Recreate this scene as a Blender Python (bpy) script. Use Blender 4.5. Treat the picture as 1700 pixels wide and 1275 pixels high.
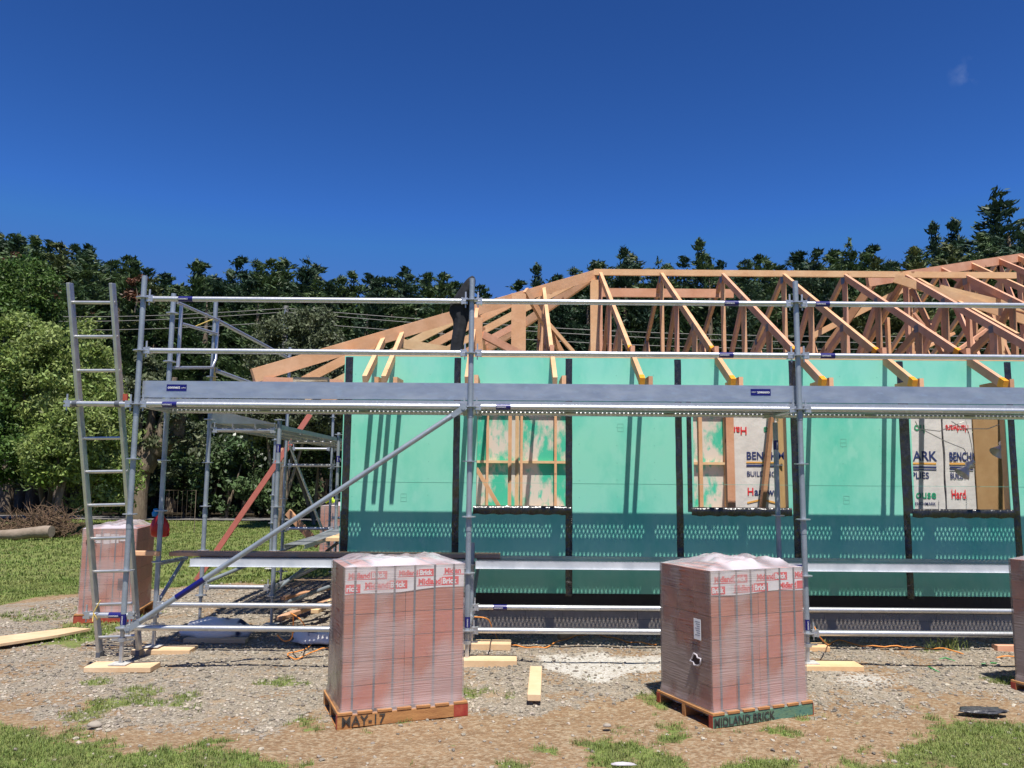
import bpy, math, random
import numpy as np
from mathutils import Vector, Matrix, noise
random.seed(7); rng = np.random.default_rng(7)
PI = math.pi
for _o in list(bpy.data.objects): bpy.data.objects.remove(_o)
S = bpy.context.scene; COL = S.collection

# ------------------------------------------------ camera, sky, sun, exposure
PITCH, ROLL, EYE, FPX = math.radians(6.65), math.radians(.45), 1.65, 1324.0
cam_d = bpy.data.cameras.new('camera'); cam = bpy.data.objects.new('camera', cam_d); COL.objects.link(cam)
cam_d.sensor_width = 36; cam_d.lens = FPX/1700*36; cam_d.clip_start = .05; cam_d.clip_end = 3000
cam.matrix_world = Matrix.Translation((0, 0, EYE)) @ Matrix.Rotation(PI/2+PITCH, 4, 'X') @ Matrix.Rotation(ROLL, 4, 'Z')
S.camera = cam
SUN = Vector((.165, -1, 2.42)).normalized()
def _n(px, py):
    f = Vector((0, math.cos(PITCH), math.sin(PITCH))); u = Vector((0, -math.sin(PITCH), math.cos(PITCH))); r = Vector((1, 0, 0)); c, s = math.cos(ROLL), math.sin(ROLL)
    return (f+(px-850)/FPX*(c*r+s*u)+(637.5-py)/FPX*(-s*r+c*u)).normalized()
W = bpy.data.worlds.new('World'); S.world = W; W.use_nodes = True
nt = W.node_tree; bg = nt.nodes['Background']
sky = nt.nodes.new('ShaderNodeTexSky'); sky.sky_type = 'NISHITA'; sky.sun_disc = False
sky.sun_elevation = math.asin(SUN.z); sky.sun_rotation = math.atan2(SUN.x, SUN.y)
sky.altitude = 1500; sky.air_density = 1.0; sky.dust_density = .05; sky.ozone_density = 4.5
gm = nt.nodes.new('ShaderNodeGamma'); gm.inputs[1].default_value = 1.7; nt.links.new(sky.outputs[0], gm.inputs[0])
mx = nt.nodes.new('ShaderNodeMix'); mx.data_type = 'RGBA'; mx.blend_type = 'MULTIPLY'; mx.inputs[0].default_value = 1; mx.inputs[7].default_value = (.25, .35, .40, 1)
nt.links.new(gm.outputs[0], mx.inputs[6]); dk = nt.nodes.new('ShaderNodeMix'); dk.data_type = 'RGBA'; dk.blend_type = 'DARKEN'; dk.inputs[0].default_value = 1; dk.inputs[7].default_value = (.85, 1.5, 4.3, 1)
nt.links.new(mx.outputs[2], dk.inputs[6]); tcw = nt.nodes.new('ShaderNodeTexCoord'); vm = nt.nodes.new('ShaderNodeVectorMath'); vm.operation = 'DISTANCE'; vm.inputs[1].default_value = tuple((_n(1603, 122))); nt.links.new(tcw.outputs['Generated'], vm.inputs[0])
r1 = nt.nodes.new('ShaderNodeMapRange'); r1.inputs[1].default_value = .004; r1.inputs[2].default_value = .018; r1.inputs[3].default_value = .13; r1.inputs[4].default_value = 0; nt.links.new(vm.outputs['Value'], r1.inputs[0])
nz_ = nt.nodes.new('ShaderNodeTexNoise'); nz_.inputs['Scale'].default_value = 60; nz_.inputs['Detail'].default_value = 5; nt.links.new(tcw.outputs['Generated'], nz_.inputs[0])
r2 = nt.nodes.new('ShaderNodeMapRange'); r2.inputs[1].default_value = .45; r2.inputs[2].default_value = .7; nt.links.new(nz_.outputs[0], r2.inputs[0])
ml = nt.nodes.new('ShaderNodeMath'); ml.operation = 'MULTIPLY'; nt.links.new(r1.outputs[0], ml.inputs[0]); nt.links.new(r2.outputs[0], ml.inputs[1])
cl = nt.nodes.new('ShaderNodeMix'); cl.data_type = 'RGBA'; cl.inputs[7].default_value = (4.5, 5.2, 6.5, 1); nt.links.new(ml.outputs[0], cl.inputs[0]); nt.links.new(dk.outputs[2], cl.inputs[6]); nt.links.new(cl.outputs[2], bg.inputs[0]); bg.inputs[1].default_value = .10
sl = bpy.data.lights.new('sun', 'SUN'); sl.energy = 5.0; sl.angle = math.radians(.53); sl.color = (1, .95, .88)
so = bpy.data.objects.new('sun', sl); COL.objects.link(so); so.rotation_euler = SUN.to_track_quat('Z', 'Y').to_euler(); so.location = (0, 0, 30)
S.view_settings.view_transform = 'Standard'; S.view_settings.look = 'None'; S.view_settings.gamma = 1
S.view_settings.use_curve_mapping = False; S.view_settings.exposure = .4

# ------------------------------------------------ pixel -> world helper (coordinates measured on the photograph)
def _b():
    f = Vector((0, math.cos(PITCH), math.sin(PITCH))); u = Vector((0, -math.sin(PITCH), math.cos(PITCH))); r = Vector((1, 0, 0))
    c, s = math.cos(ROLL), math.sin(ROLL)
    return f, -s*r+c*u, c*r+s*u
_f, _u, _r = _b()
def ray(px, py): return _f + (px-850)/FPX*_r + (637.5-py)/FPX*_u
def at(px, py, Y): v = ray(px, py); t = Y/v.y; return Vector((v.x*t, Y, EYE+v.z*t))
def gr(px, py, z=0.0): v = ray(px, py); t = (z-EYE)/v.z; return Vector((v.x*t, v.y*t, z))

# ------------------------------------------------ materials
MATS = {}
def lin(c): return tuple(((x/255)/12.92 if x <= 10 else ((x/255+.055)/1.055)**2.4) for x in c)
def mat(name, c, rough=.6, metal=0., c2=None, scale=6., detail=5., bump=0., bscale=40., stretch=(1, 1, 1), island=0., c3=None, spec=.5, contrast=(.35, .65), rvar=0., coat=0.):
    m = bpy.data.materials.new(name); m.use_nodes = True; n = m.node_tree; L = n.links; p = n.nodes['Principled BSDF']
    p.inputs['Base Color'].default_value = (*c, 1); p.inputs['Roughness'].default_value = rough; p.inputs['Metallic'].default_value = metal
    p.inputs['Specular IOR Level'].default_value = spec; p.inputs['Coat Weight'].default_value = coat
    tc = n.nodes.new('ShaderNodeTexCoord'); mp = n.nodes.new('ShaderNodeMapping'); L.new(tc.outputs['Object'], mp.inputs[0]); mp.inputs['Scale'].default_value = stretch
    out = None
    if c2 is not None:
        t = n.nodes.new('ShaderNodeTexNoise'); t.inputs['Scale'].default_value = scale; t.inputs['Detail'].default_value = detail; t.inputs['Roughness'].default_value = .62
        L.new(mp.outputs[0], t.inputs[0])
        r = n.nodes.new('ShaderNodeMapRange'); r.inputs[1].default_value = contrast[0]; r.inputs[2].default_value = contrast[1]; L.new(t.outputs[0], r.inputs[0])
        x = n.nodes.new('ShaderNodeMix'); x.data_type = 'RGBA'; x.inputs[6].default_value = (*c, 1); x.inputs[7].default_value = (*c2, 1); L.new(r.outputs[0], x.inputs[0]); out = x.outputs[2]
        if rvar:
            rr = n.nodes.new('ShaderNodeMapRange'); rr.inputs[3].default_value = rough-rvar; rr.inputs[4].default_value = rough+rvar; L.new(t.outputs[0], rr.inputs[0]); L.new(rr.outputs[0], p.inputs['Roughness'])
        if c3 is not None:
            t2 = n.nodes.new('ShaderNodeTexNoise'); t2.inputs['Scale'].default_value = scale*3.7; t2.inputs['Detail'].default_value = 4; L.new(mp.outputs[0], t2.inputs[0])
            r2 = n.nodes.new('ShaderNodeMapRange'); r2.inputs[1].default_value = .56; r2.inputs[2].default_value = .68; L.new(t2.outputs[0], r2.inputs[0])
            y = n.nodes.new('ShaderNodeMix'); y.data_type = 'RGBA'; y.inputs[7].default_value = (*c3, 1); L.new(out, y.inputs[6]); L.new(r2.outputs[0], y.inputs[0]); out = y.outputs[2]
    if island:
        g = n.nodes.new('ShaderNodeNewGeometry'); h = n.nodes.new('ShaderNodeHueSaturation'); h.inputs['Color'].default_value = (*c, 1)
        r = n.nodes.new('ShaderNodeMapRange'); r.inputs[3].default_value = 1-island; r.inputs[4].default_value = 1+island
        L.new(g.outputs['Random Per Island'], r.inputs[0]); L.new(r.outputs[0], h.inputs['Value'])
        r = n.nodes.new('ShaderNodeMapRange'); r.inputs[3].default_value = .5-island*.03; r.inputs[4].default_value = .5+island*.03
        mu = n.nodes.new('ShaderNodeMath'); mu.operation = 'MULTIPLY'; mu.inputs[1].default_value = 7.3; fr = n.nodes.new('ShaderNodeMath'); fr.operation = 'FRACT'
        L.new(g.outputs['Random Per Island'], mu.inputs[0]); L.new(mu.outputs[0], fr.inputs[0]); L.new(fr.outputs[0], r.inputs[0]); L.new(r.outputs[0], h.inputs['Hue'])
        if out is not None: L.new(out, h.inputs['Color'])
        out = h.outputs[0]
    if out is not None: L.new(out, p.inputs['Base Color'])
    if bump:
        t = n.nodes.new('ShaderNodeTexNoise'); t.inputs['Scale'].default_value = bscale; t.inputs['Detail'].default_value = 4; L.new(mp.outputs[0], t.inputs[0])
        b = n.nodes.new('ShaderNodeBump'); b.inputs['Strength'].default_value = bump; b.inputs['Distance'].default_value = .02; L.new(t.outputs[0], b.inputs['Height']); L.new(b.outputs[0], p.inputs['Normal'])
    MATS[name] = m; return m
def leafmat(name, c, c2, island=.35, scale=.8, trans=.25, rough=.55, spec=.35):
    m = mat(name, c, rough, 0, c2, scale, 3, island=island, spec=spec)
    n = m.node_tree; L = n.links; p = n.nodes['Principled BSDF']; o = n.nodes['Material Output']
    t = n.nodes.new('ShaderNodeBsdfTranslucent'); x = n.nodes.new('ShaderNodeMixShader'); x.inputs[0].default_value = trans
    src = p.inputs['Base Color'].links[0].from_socket; L.new(src, t.inputs[0]); L.new(p.outputs[0], x.inputs[1]); L.new(t.outputs[0], x.inputs[2]); L.new(x.outputs[0], o.inputs[0]); return m

M_galv = mat('galvanised_tube', (.60, .61, .62), .40, .75, (.48, .50, .52), 9, bump=.05, bscale=60, rvar=.12, c3=(.62, .64, .66))
M_galvp = mat('galvanised_post', (.40, .45, .49), .5, .55, (.30, .34, .38), 7, bump=.08, bscale=50, rvar=.1)
M_toe = mat('galvanised_toe_board', (.50, .54, .57), .34, .75, (.64, .67, .70), 3.5, 8, bump=.06, bscale=8, stretch=(1, 1, 3), rvar=.12, c3=(.60, .66, .70))
M_edge = mat('bright_galvanised_edge', (.66, .68, .70), .45, .25, (.50, .53, .56), 5, bump=.05)
M_dust = mat('dusty_base_plate', (.62, .60, .54), .8, .1, (.4, .4, .38), 30)
M_alu = mat('ladder_aluminium', (.62, .62, .60), .38, .8, (.50, .50, .49), 12, bump=.03)
M_blue = mat('blue_sticker', (.008, .008, .13), .35)
M_white = mat('white_print', (.8, .8, .8), .5)
M_wood = {}
for k, (a, b) in {'pine': ((.74, .44, .25), (.62, .34, .17)), 'pink': ((.70, .39, .25), (.58, .29, .17)), 'honey': ((.76, .49, .27), (.66, .38, .19)), 'brown': ((.52, .29, .16), (.40, .21, .11)), 'pale': ((.76, .54, .30), (.64, .41, .21)), 'pad': ((.72, .53, .33), (.60, .41, .23)), 'dark': ((.60, .36, .22), (.42, .24, .14))}.items():
    m = mat('timber_'+k, a, .72, 0, b, 3.2, 6, bump=.12, bscale=26, stretch=(1, 1, 1), island=.12, spec=.25); M_wood[k] = m
    # knots
    n = m.node_tree; L = n.links; p = n.nodes['Principled BSDF']; src = p.inputs['Base Color'].links[0].from_socket
    v = n.nodes.new('ShaderNodeTexVoronoi'); v.inputs['Scale'].default_value = 3.1; L.new(n.nodes['Texture Coordinate'].outputs['Object'], v.inputs[0])
    r = n.nodes.new('ShaderNodeMapRange'); r.inputs[1].default_value = .05; r.inputs[2].default_value = .11; r.inputs[3].default_value = .75; r.inputs[4].default_value = 0; L.new(v.outputs['Distance'], r.inputs[0])
    x = n.nodes.new('ShaderNodeMix'); x.data_type = 'RGBA'; x.inputs[7].default_value = (.16, .05, .02, 1); L.new(src, x.inputs[6]); L.new(r.outputs[0], x.inputs[0]); L.new(x.outputs[2], p.inputs['Base Color'])
M_orange = mat('orange_paint', (.92, .30, .0), .6, 0, (.88, .38, .02), 20)
M_sheet = mat('green_sheathing', (.245, .65, .50), .55, 0, (.10, .55, .40), 2.2, 7, stretch=(1, 1, .55), spec=.3, contrast=(.45, .75), c3=(.25, .64, .50), bump=.03, bscale=14)
M_sheetin = mat('sheathing_inner_face', (.62, .55, .46), .7, 0, (.05, .48, .30), 1.9, 8, stretch=(1.4, 1, .7), contrast=(.46, .56), c3=(.10, .50, .34))
M_tape = mat('black_flashing_tape', (.010, .010, .011), .24, 0, (.03, .03, .028), 30, 4, bump=.9, bscale=13, spec=.7, coat=.4, stretch=(1, 1, .6))
M_dpc = mat('damp_proof_black', (.008, .008, .010), .55, 0)
M_block = mat('concrete_block', (.42, .37, .32), .9, 0, (.50, .44, .38), 14, bump=.2, bscale=90)
M_nail = mat('nail_plate', (.28, .30, .33), .45, .7, (.2, .22, .25), 60)
M_plasticblk = mat('black_cloth', (.007, .008, .012), .85, 0, (.016, .018, .024), 12, bump=.4, bscale=16)
M_brick = mat('red_clay_brick', (.48, .165, .10), .8, 0, (.40, .13, .08), 7, 5, island=.16, bump=.1, bscale=80, c3=(.44, .15, .095))
M_strap = mat('grey_strap', (.10, .11, .13), .4)
M_band = mat('white_printed_band', (.80, .78, .78), .5, 0, (.70, .68, .68), 14)
M_red = mat('red_print', (.74, .03, .04), .45)
M_redp = mat('red_painted_timber', (.30, .025, .018), .65, 0, (.42, .10, .05), 12)
M_pal = mat('orange_stained_timber', (.50, .25, .085), .75, 0, (.34, .15, .05), 5, 6, stretch=(1, 1, 5), bump=.2, bscale=40)
M_palg = mat('green_painted_timber', (.09, .21, .15), .7, 0, (.16, .24, .12), 7, 6, stretch=(1, 1, 3), bump=.15, c3=(.03, .09, .09), contrast=(.4, .7))
M_ink = mat('black_stencil', (.03, .03, .028), .85, 0, (.06, .05, .04), 40)
M_rope = mat('orange_cord', (.80, .30, .06), .6)
M_yrope = mat('yellow_twine', (.70, .50, .14), .8)
M_green = mat('green_plastic_strap', (.03, .28, .07), .4)
M_bag = mat('red_plastic', (.55, .02, .008), .3, 0, (.42, .015, .008), 14, bump=.5, bscale=18)
M_cap = mat('blue_plastic', (.02, .25, .55), .4)
M_card = mat('brown_cardboard', (.42, .26, .12), .85, 0, (.36, .21, .09), 6)
M_ply = mat('plywood_edge_sheet', (.55, .36, .17), .7, 0, (.46, .28, .11), 3, 6, stretch=(3, 3, 1))
M_wrapw = mat('white_woven_wrap', (.74, .71, .68), .5, 0, (.62, .59, .57), 4, 5, bump=.5, bscale=5)
M_navy = mat('navy_print', (.03, .045, .16), .5)
M_gold = mat('gold_print', (.80, .42, .10), .5)
M_greenp = mat('green_print', (.03, .35, .18), .5)
M_steelb = mat('chrome_lamp', (.70, .70, .67), .4, .5, bump=.2, bscale=10)
M_cable = mat('white_cable', (.75, .72, .64), .5)
M_slate = mat('dark_slate_plastic', (.035, .035, .04), .35, 0, (.08, .08, .08), 20, bump=.8, bscale=14)
M_wire = mat('power_line', (.25, .24, .22), .5)
M_pole = mat('grey_pole', (.26, .25, .23), .8, 0, (.2, .19, .17), 8)
M_bark = mat('bark', (.13, .095, .065), .9, 0, (.22, .17, .12), 5, 8, stretch=(1, 1, .3), bump=1., bscale=16, c3=(.30, .25, .18))
M_log = mat('pale_log', (.30, .24, .18), .9, 0, (.22, .17, .12), 4, 6, bump=.5, bscale=14)
M_twig = mat('dead_brown_twigs', (.19, .12, .07), .9, 0, (.11, .07, .04), 3, island=.3)
M_con1 = leafmat('dark_conifer_foliage', (.046, .088, .032), (.090, .135, .046), .45, .5, .12)
M_con2 = leafmat('blue_green_conifer_foliage', (.030, .062, .034), (.052, .095, .046), .4, .5, .12)
M_con3 = leafmat('olive_conifer_foliage', (.078, .105, .036), (.115, .135, .045), .45, .4, .12)
M_rust = leafmat('rusty_dead_foliage', (.13, .050, .025), (.08, .045, .02), .3, 2, .1)
M_lgt = leafmat('pale_variegated_leaves', (.17, .25, .05), (.30, .36, .12), .5, 1.1, .3)
M_mid = leafmat('mid_green_leaves', (.055, .12, .022), (.11, .18, .04), .5, .9, .3)
M_olv = leafmat('olive_grey_leaves', (.085, .11, .055), (.13, .15, .075), .45, 1.2, .2)
M_drk = leafmat('dark_glossy_leaves', (.030, .062, .020), (.055, .085, .028), .5, .9, .15, .4, .6)
M_grass = leafmat('grass_blades', (.16, .24, .05), (.28, .31, .10), .5, .9, .3)
M_stone = mat('gravel_stone', (.37, .32, .25), .9, 0, (.24, .215, .175), .9, 3, island=.5, bump=.2)

def wrapmat(name, base, lo, hi, scale, zst, tint=(.74, .66, .68), col=False):
    m = bpy.data.materials.new(name); m.use_nodes = True; n = m.node_tree; L = n.links; p = n.nodes['Principled BSDF']; o = n.nodes['Material Output']
    p.inputs['Base Color'].default_value = (*tint, 1); p.inputs['Roughness'].default_value = .16; p.inputs['Specular IOR Level'].default_value = .6
    tr = n.nodes.new('ShaderNodeBsdfTransparent'); x = n.nodes.new('ShaderNodeMixShader')
    tc = n.nodes.new('ShaderNodeTexCoord'); mp = n.nodes.new('ShaderNodeMapping'); mp.inputs['Scale'].default_value = (1, 1, zst); L.new(tc.outputs['Object'], mp.inputs[0])
    t = n.nodes.new('ShaderNodeTexNoise'); t.inputs['Scale'].default_value = scale; t.inputs['Detail'].default_value = 3; L.new(mp.outputs[0], t.inputs[0])
    t2 = n.nodes.new('ShaderNodeTexNoise'); t2.inputs['Scale'].default_value = 2.4; t2.inputs['Detail'].default_value = 2; L.new(tc.outputs['Object'], t2.inputs[0])
    r = n.nodes.new('ShaderNodeMapRange'); r.inputs[1].default_value = .55; r.inputs[2].default_value = .72; r.inputs[3].default_value = 0; r.inputs[4].default_value = hi-lo; L.new(t.outputs[0], r.inputs[0])
    r2 = n.nodes.new('ShaderNodeMapRange'); r2.inputs[1].default_value = .44; r2.inputs[2].default_value = .56; r2.inputs[3].default_value = lo*.45; r2.inputs[4].default_value = lo; L.new(t2.outputs[0], r2.inputs[0])
    if col:   # the fine horizontal wrinkles gather in a few upright columns
        m3 = n.nodes.new('ShaderNodeMapping'); m3.inputs['Scale'].default_value = (1, 1, .22); L.new(tc.outputs['Object'], m3.inputs[0]); t3 = n.nodes.new('ShaderNodeTexNoise'); t3.inputs['Scale'].default_value = 5.; t3.inputs['Detail'].default_value = 1.5; L.new(m3.outputs[0], t3.inputs[0])
        r3 = n.nodes.new('ShaderNodeMapRange'); r3.inputs[1].default_value = .58; r3.inputs[2].default_value = .63; L.new(t3.outputs[0], r3.inputs[0]); mm = n.nodes.new('ShaderNodeMath'); mm.operation = 'MULTIPLY'; L.new(r.outputs[0], mm.inputs[0]); L.new(r3.outputs[0], mm.inputs[1]); r = mm
    a = n.nodes.new('ShaderNodeMath'); a.operation = 'ADD'; L.new(r.outputs[0], a.inputs[0]); L.new(r2.outputs[0], a.inputs[1]); L.new(a.outputs[0], x.inputs[0])
    b = n.nodes.new('ShaderNodeBump'); b.inputs['Strength'].default_value = .5; b.inputs['Distance'].default_value = .01; L.new(t.outputs[0], b.inputs['Height']); L.new(b.outputs[0], p.inputs['Normal'])
    L.new(tr.outputs[0], x.inputs[1]); L.new(p.outputs[0], x.inputs[2]); L.new(x.outputs[0], o.inputs[0]); return m
M_wrap = wrapmat('clear_stretch_wrap', None, .48, .55, 4.0, 26, (.64, .53, .50), col=True)
M_wrapshade = wrapmat('shaded_stretch_wrap', None, .98, .02, 4, 20, (.27, .215, .195), col=True)  # dark copy of the wrap: shade on the left face put into the tint
M_wraptop = wrapmat('milky_wrap_top', None, .74, .92, 5, 1, (.72, .67, .70))
def perfmat(name, base, metal, rough, pu, pv, r_, band):
    """galvanised sheet with real see-through perforations: staggered rows in bands"""
    m = mat(name, base, rough, metal, tuple(x*.75 for x in base), 9, rvar=.08); n = m.node_tree; L = n.links; p = n.nodes['Principled BSDF']; o = n.nodes['Material Output']
    sp = n.nodes.new('ShaderNodeSeparateXYZ'); L.new(n.nodes['Texture Coordinate'].outputs['UV'], sp.inputs[0])
    def M(op, a, b=None):
        q = n.nodes.new('ShaderNodeMath'); q.operation = op
        for i, v in enumerate((a, b)):
            if v is None: continue
            if isinstance(v, (int, float)): q.inputs[i].default_value = v
            else: L.new(v, q.inputs[i])
        return q.outputs[0]
    row = M('FLOOR', M('DIVIDE', sp.outputs[1], pv)); off = M('MULTIPLY', M('MODULO', row, 2.0), .5)
    fx = M('MULTIPLY', M('SUBTRACT', M('FRACT', M('ADD', M('DIVIDE', sp.outputs[0], pu), off)), .5), pu)
    fy = M('MULTIPLY', M('SUBTRACT', M('FRACT', M('DIVIDE', sp.outputs[1], pv)), .5), pv)
    d = M('SQRT', M('ADD', M('MULTIPLY', fx, fx), M('MULTIPLY', fy, fy)))
    hole = M('LESS_THAN', d, r_)
    bm_ = M('LESS_THAN', M('FRACT', M('DIVIDE', sp.outputs[1], band)), .5)
    gx = M('LESS_THAN', M('FRACT', M('DIVIDE', sp.outputs[0], .98)), .9)
    h = M('MULTIPLY', M('MULTIPLY', hole, bm_), gx)
    tr = n.nodes.new('ShaderNodeBsdfTransparent'); x = n.nodes.new('ShaderNodeMixShader'); L.new(h, x.inputs[0]); L.new(p.outputs[0], x.inputs[1]); L.new(tr.outputs[0], x.inputs[2]); L.new(x.outputs[0], o.inputs[0]); return m
M_perf = perfmat('perforated_steel_plank', (.42, .45, .46), .6, .5, .042, .02, .0072, .12)

# ------------------------------------------------ mesh helpers
class MB:
    def __init__(s): s.v = []; s.f = []; s.sm = []; s.mi = []; s.cur = 0; s.uv = {}
    def add(s, vs, fs, smooth=False):
        b = len(s.v); s.v += [tuple(v) for v in vs]
        for f in fs: s.f.append(tuple(b+i for i in f)); s.sm.append(smooth); s.mi.append(s.cur)
        return s
    def box(s, c, size, M=None):
        x, y, z = size[0]/2, size[1]/2, size[2]/2; c = Vector(c)
        vs = [Vector((sx*x, sy*y, sz*z)) for sz in (-1, 1) for sy in (-1, 1) for sx in (-1, 1)]
        vs = [(M @ v if M else v)+c for v in vs]
        return s.add(vs, [(0, 2, 3, 1), (4, 5, 7, 6), (0, 1, 5, 4), (2, 6, 7, 3), (0, 4, 6, 2), (1, 3, 7, 5)])
    def bb(s, x0, x1, y0, y1, z0, z1): return s.box(((x0+x1)/2, (y0+y1)/2, (z0+z1)/2), (abs(x1-x0), abs(y1-y0), abs(z1-z0)))
    def bar(s, a, b, w, h, up=(0, 0, 1)):
        """rectangular timber from a to b: h measured along 'up', w across"""
        a, b = Vector(a), Vector(b); d = (b-a).normalized(); up = Vector(up); r = d.cross(up).normalized(); u = r.cross(d).normalized()
        vs = [p+sx*w/2*r+sz*h/2*u for p in (a, b) for sz in (-1, 1) for sx in (-1, 1)]
        return s.add(vs, [(0, 2, 3, 1), (4, 5, 7, 6), (0, 1, 5, 4), (2, 6, 7, 3), (0, 4, 6, 2), (1, 3, 7, 5)])
    def tube(s, pts, r, n=10, cap=True):
        pts = [Vector(p) for p in pts]; rs = r if isinstance(r, (list, tuple)) else [r]*len(pts); rings = []; pu = None
        for i, p in enumerate(pts):
            d = (pts[min(i+1, len(pts)-1)]-pts[max(i-1, 0)]); d = d.normalized() if d.length > 1e-9 else Vector((0, 0, 1))
            if pu is None: pu = Vector((0, 0, 1)) if abs(d.z) < .9 else Vector((1, 0, 0))
            x = d.cross(pu).normalized(); y = x.cross(d).normalized(); pu = y
            rings.append([p+rs[i]*(math.cos(2*PI*k/n)*x+math.sin(2*PI*k/n)*y) for k in range(n)])
        vs = [v for ring in rings for v in ring]; fs = []
        for i in range(len(pts)-1):
            for k in range(n): fs.append((i*n+k, i*n+(k+1) % n, (i+1)*n+(k+1) % n, (i+1)*n+k))
        s.add(vs, fs, True)
        if cap: s.add(rings[0], [tuple(range(n))]); s.add(rings[-1], [tuple(range(n))[::-1]])
        return s
    def build(s, name, m, parent=None):
        me = bpy.data.meshes.new(name); me.from_pydata(s.v, [], s.f)
        for x in (m if isinstance(m, (list, tuple)) else [m]): me.materials.append(x)
        me.polygons.foreach_set('use_smooth', s.sm); me.polygons.foreach_set('material_index', s.mi); me.update()
        o = bpy.data.objects.new(name, me); COL.objects.link(o)
        if parent is not None: o.parent = parent
        return o
def bevel(o, w=.004, seg=1):
    b = o.modifiers.new('bevel', 'BEVEL'); b.width = w; b.segments = seg; b.limit_method = 'ANGLE'; return o
def npmesh(name, v, f, m, parent=None, smooth=False, link=True):
    me = bpy.data.meshes.new(name); v = np.asarray(v, dtype=np.float32); f = np.asarray(f, dtype=np.int32); k = f.shape[1]
    me.vertices.add(len(v)); me.vertices.foreach_set('co', v.ravel()); me.loops.add(f.size); me.loops.foreach_set('vertex_index', f.ravel())
    me.polygons.add(len(f)); me.polygons.foreach_set('loop_start', np.arange(0, f.size, k, dtype=np.int32)); me.polygons.foreach_set('loop_total', np.full(len(f), k, dtype=np.int32))
    me.polygons.foreach_set('use_smooth', np.full(len(f), smooth, dtype=bool)); me.update(calc_edges=True); me.materials.append(m)
    if not link: return me
    o = bpy.data.objects.new(name, me); COL.objects.link(o)
    if parent is not None: o.parent = parent
    return o
def tag(o, label=None, cat=None, group=None, kind=None):
    for k, v in (('label', label), ('category', cat), ('group', group), ('kind', kind)):
        if v: o[k] = v
    return o
def empty(name, loc=(0, 0, 0), label=None, cat=None, group=None, rz=0.):
    o = bpy.data.objects.new(name, None); COL.objects.link(o); o.location = loc; o.rotation_euler = (0, 0, rz); o.empty_display_size = .2
    return tag(o, label, cat, group)
def copy_tree(o, parent=None):
    c = o.copy(); COL.objects.link(c); c.parent = parent
    for ch in list(o.children): copy_tree(ch, c)
    return c
def text(name, s, size, m, parent, M, bold=0., align='LEFT', sx=1.):
    cu = bpy.data.curves.new(name, 'FONT'); cu.body = s; cu.size = size; cu.offset = bold; cu.align_x = align; cu.extrude = .0004; cu.resolution_u = 3
    t = bpy.data.objects.new(name, cu); COL.objects.link(t); dg = bpy.context.evaluated_depsgraph_get(); me = bpy.data.meshes.new_from_object(t.evaluated_get(dg))
    bpy.data.objects.remove(t); me.transform(M @ Matrix.Diagonal((sx, 1, 1, 1))); me.materials.clear(); me.materials.append(m); me.name = name
    o = bpy.data.objects.new(name, me); COL.objects.link(o); o.parent = parent; return o
FRONT = Matrix.Rotation(PI/2, 4, 'X')       # text facing -Y
def fr_at(x, y, z, flip=False, rz=0.): return Matrix.Translation((x, y, z)) @ Matrix.Rotation(rz, 4, 'Z') @ FRONT @ (Matrix.Rotation(PI, 4, 'Z') if flip else Matrix.Identity(4))
# vectorised value noise
def _h(ix, iy, s): 
    n = (ix.astype(np.int64)*374761393+iy.astype(np.int64)*668265263+s*1442695041) & 0xffffffff
    n = ((n ^ (n >> 13))*1274126177) & 0xffffffff; return ((n ^ (n >> 16)) & 0xffff)/65535.
def vn(x, y, s=0):
    ix, iy = np.floor(x), np.floor(y); fx, fy = x-ix, y-iy; fx = fx*fx*(3-2*fx); fy = fy*fy*(3-2*fy)
    a, b, c, d = _h(ix, iy, s), _h(ix+1, iy, s), _h(ix, iy+1, s), _h(ix+1, iy+1, s); return (a*(1-fx)+b*fx)*(1-fy)+(c*(1-fx)+d*fx)*fy
def fbm(x, y, s=0, o=4):
    t = 0; a = .5; n = 0
    for k in range(o): t = t+a*vn(x*2**k, y*2**k, s+k); n += a; a *= .55
    return t/n
sst = lambda e0, e1, x: (lambda t: t*t*(3-2*t))(np.clip((x-e0)/(e1-e0), 0, 1))

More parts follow.
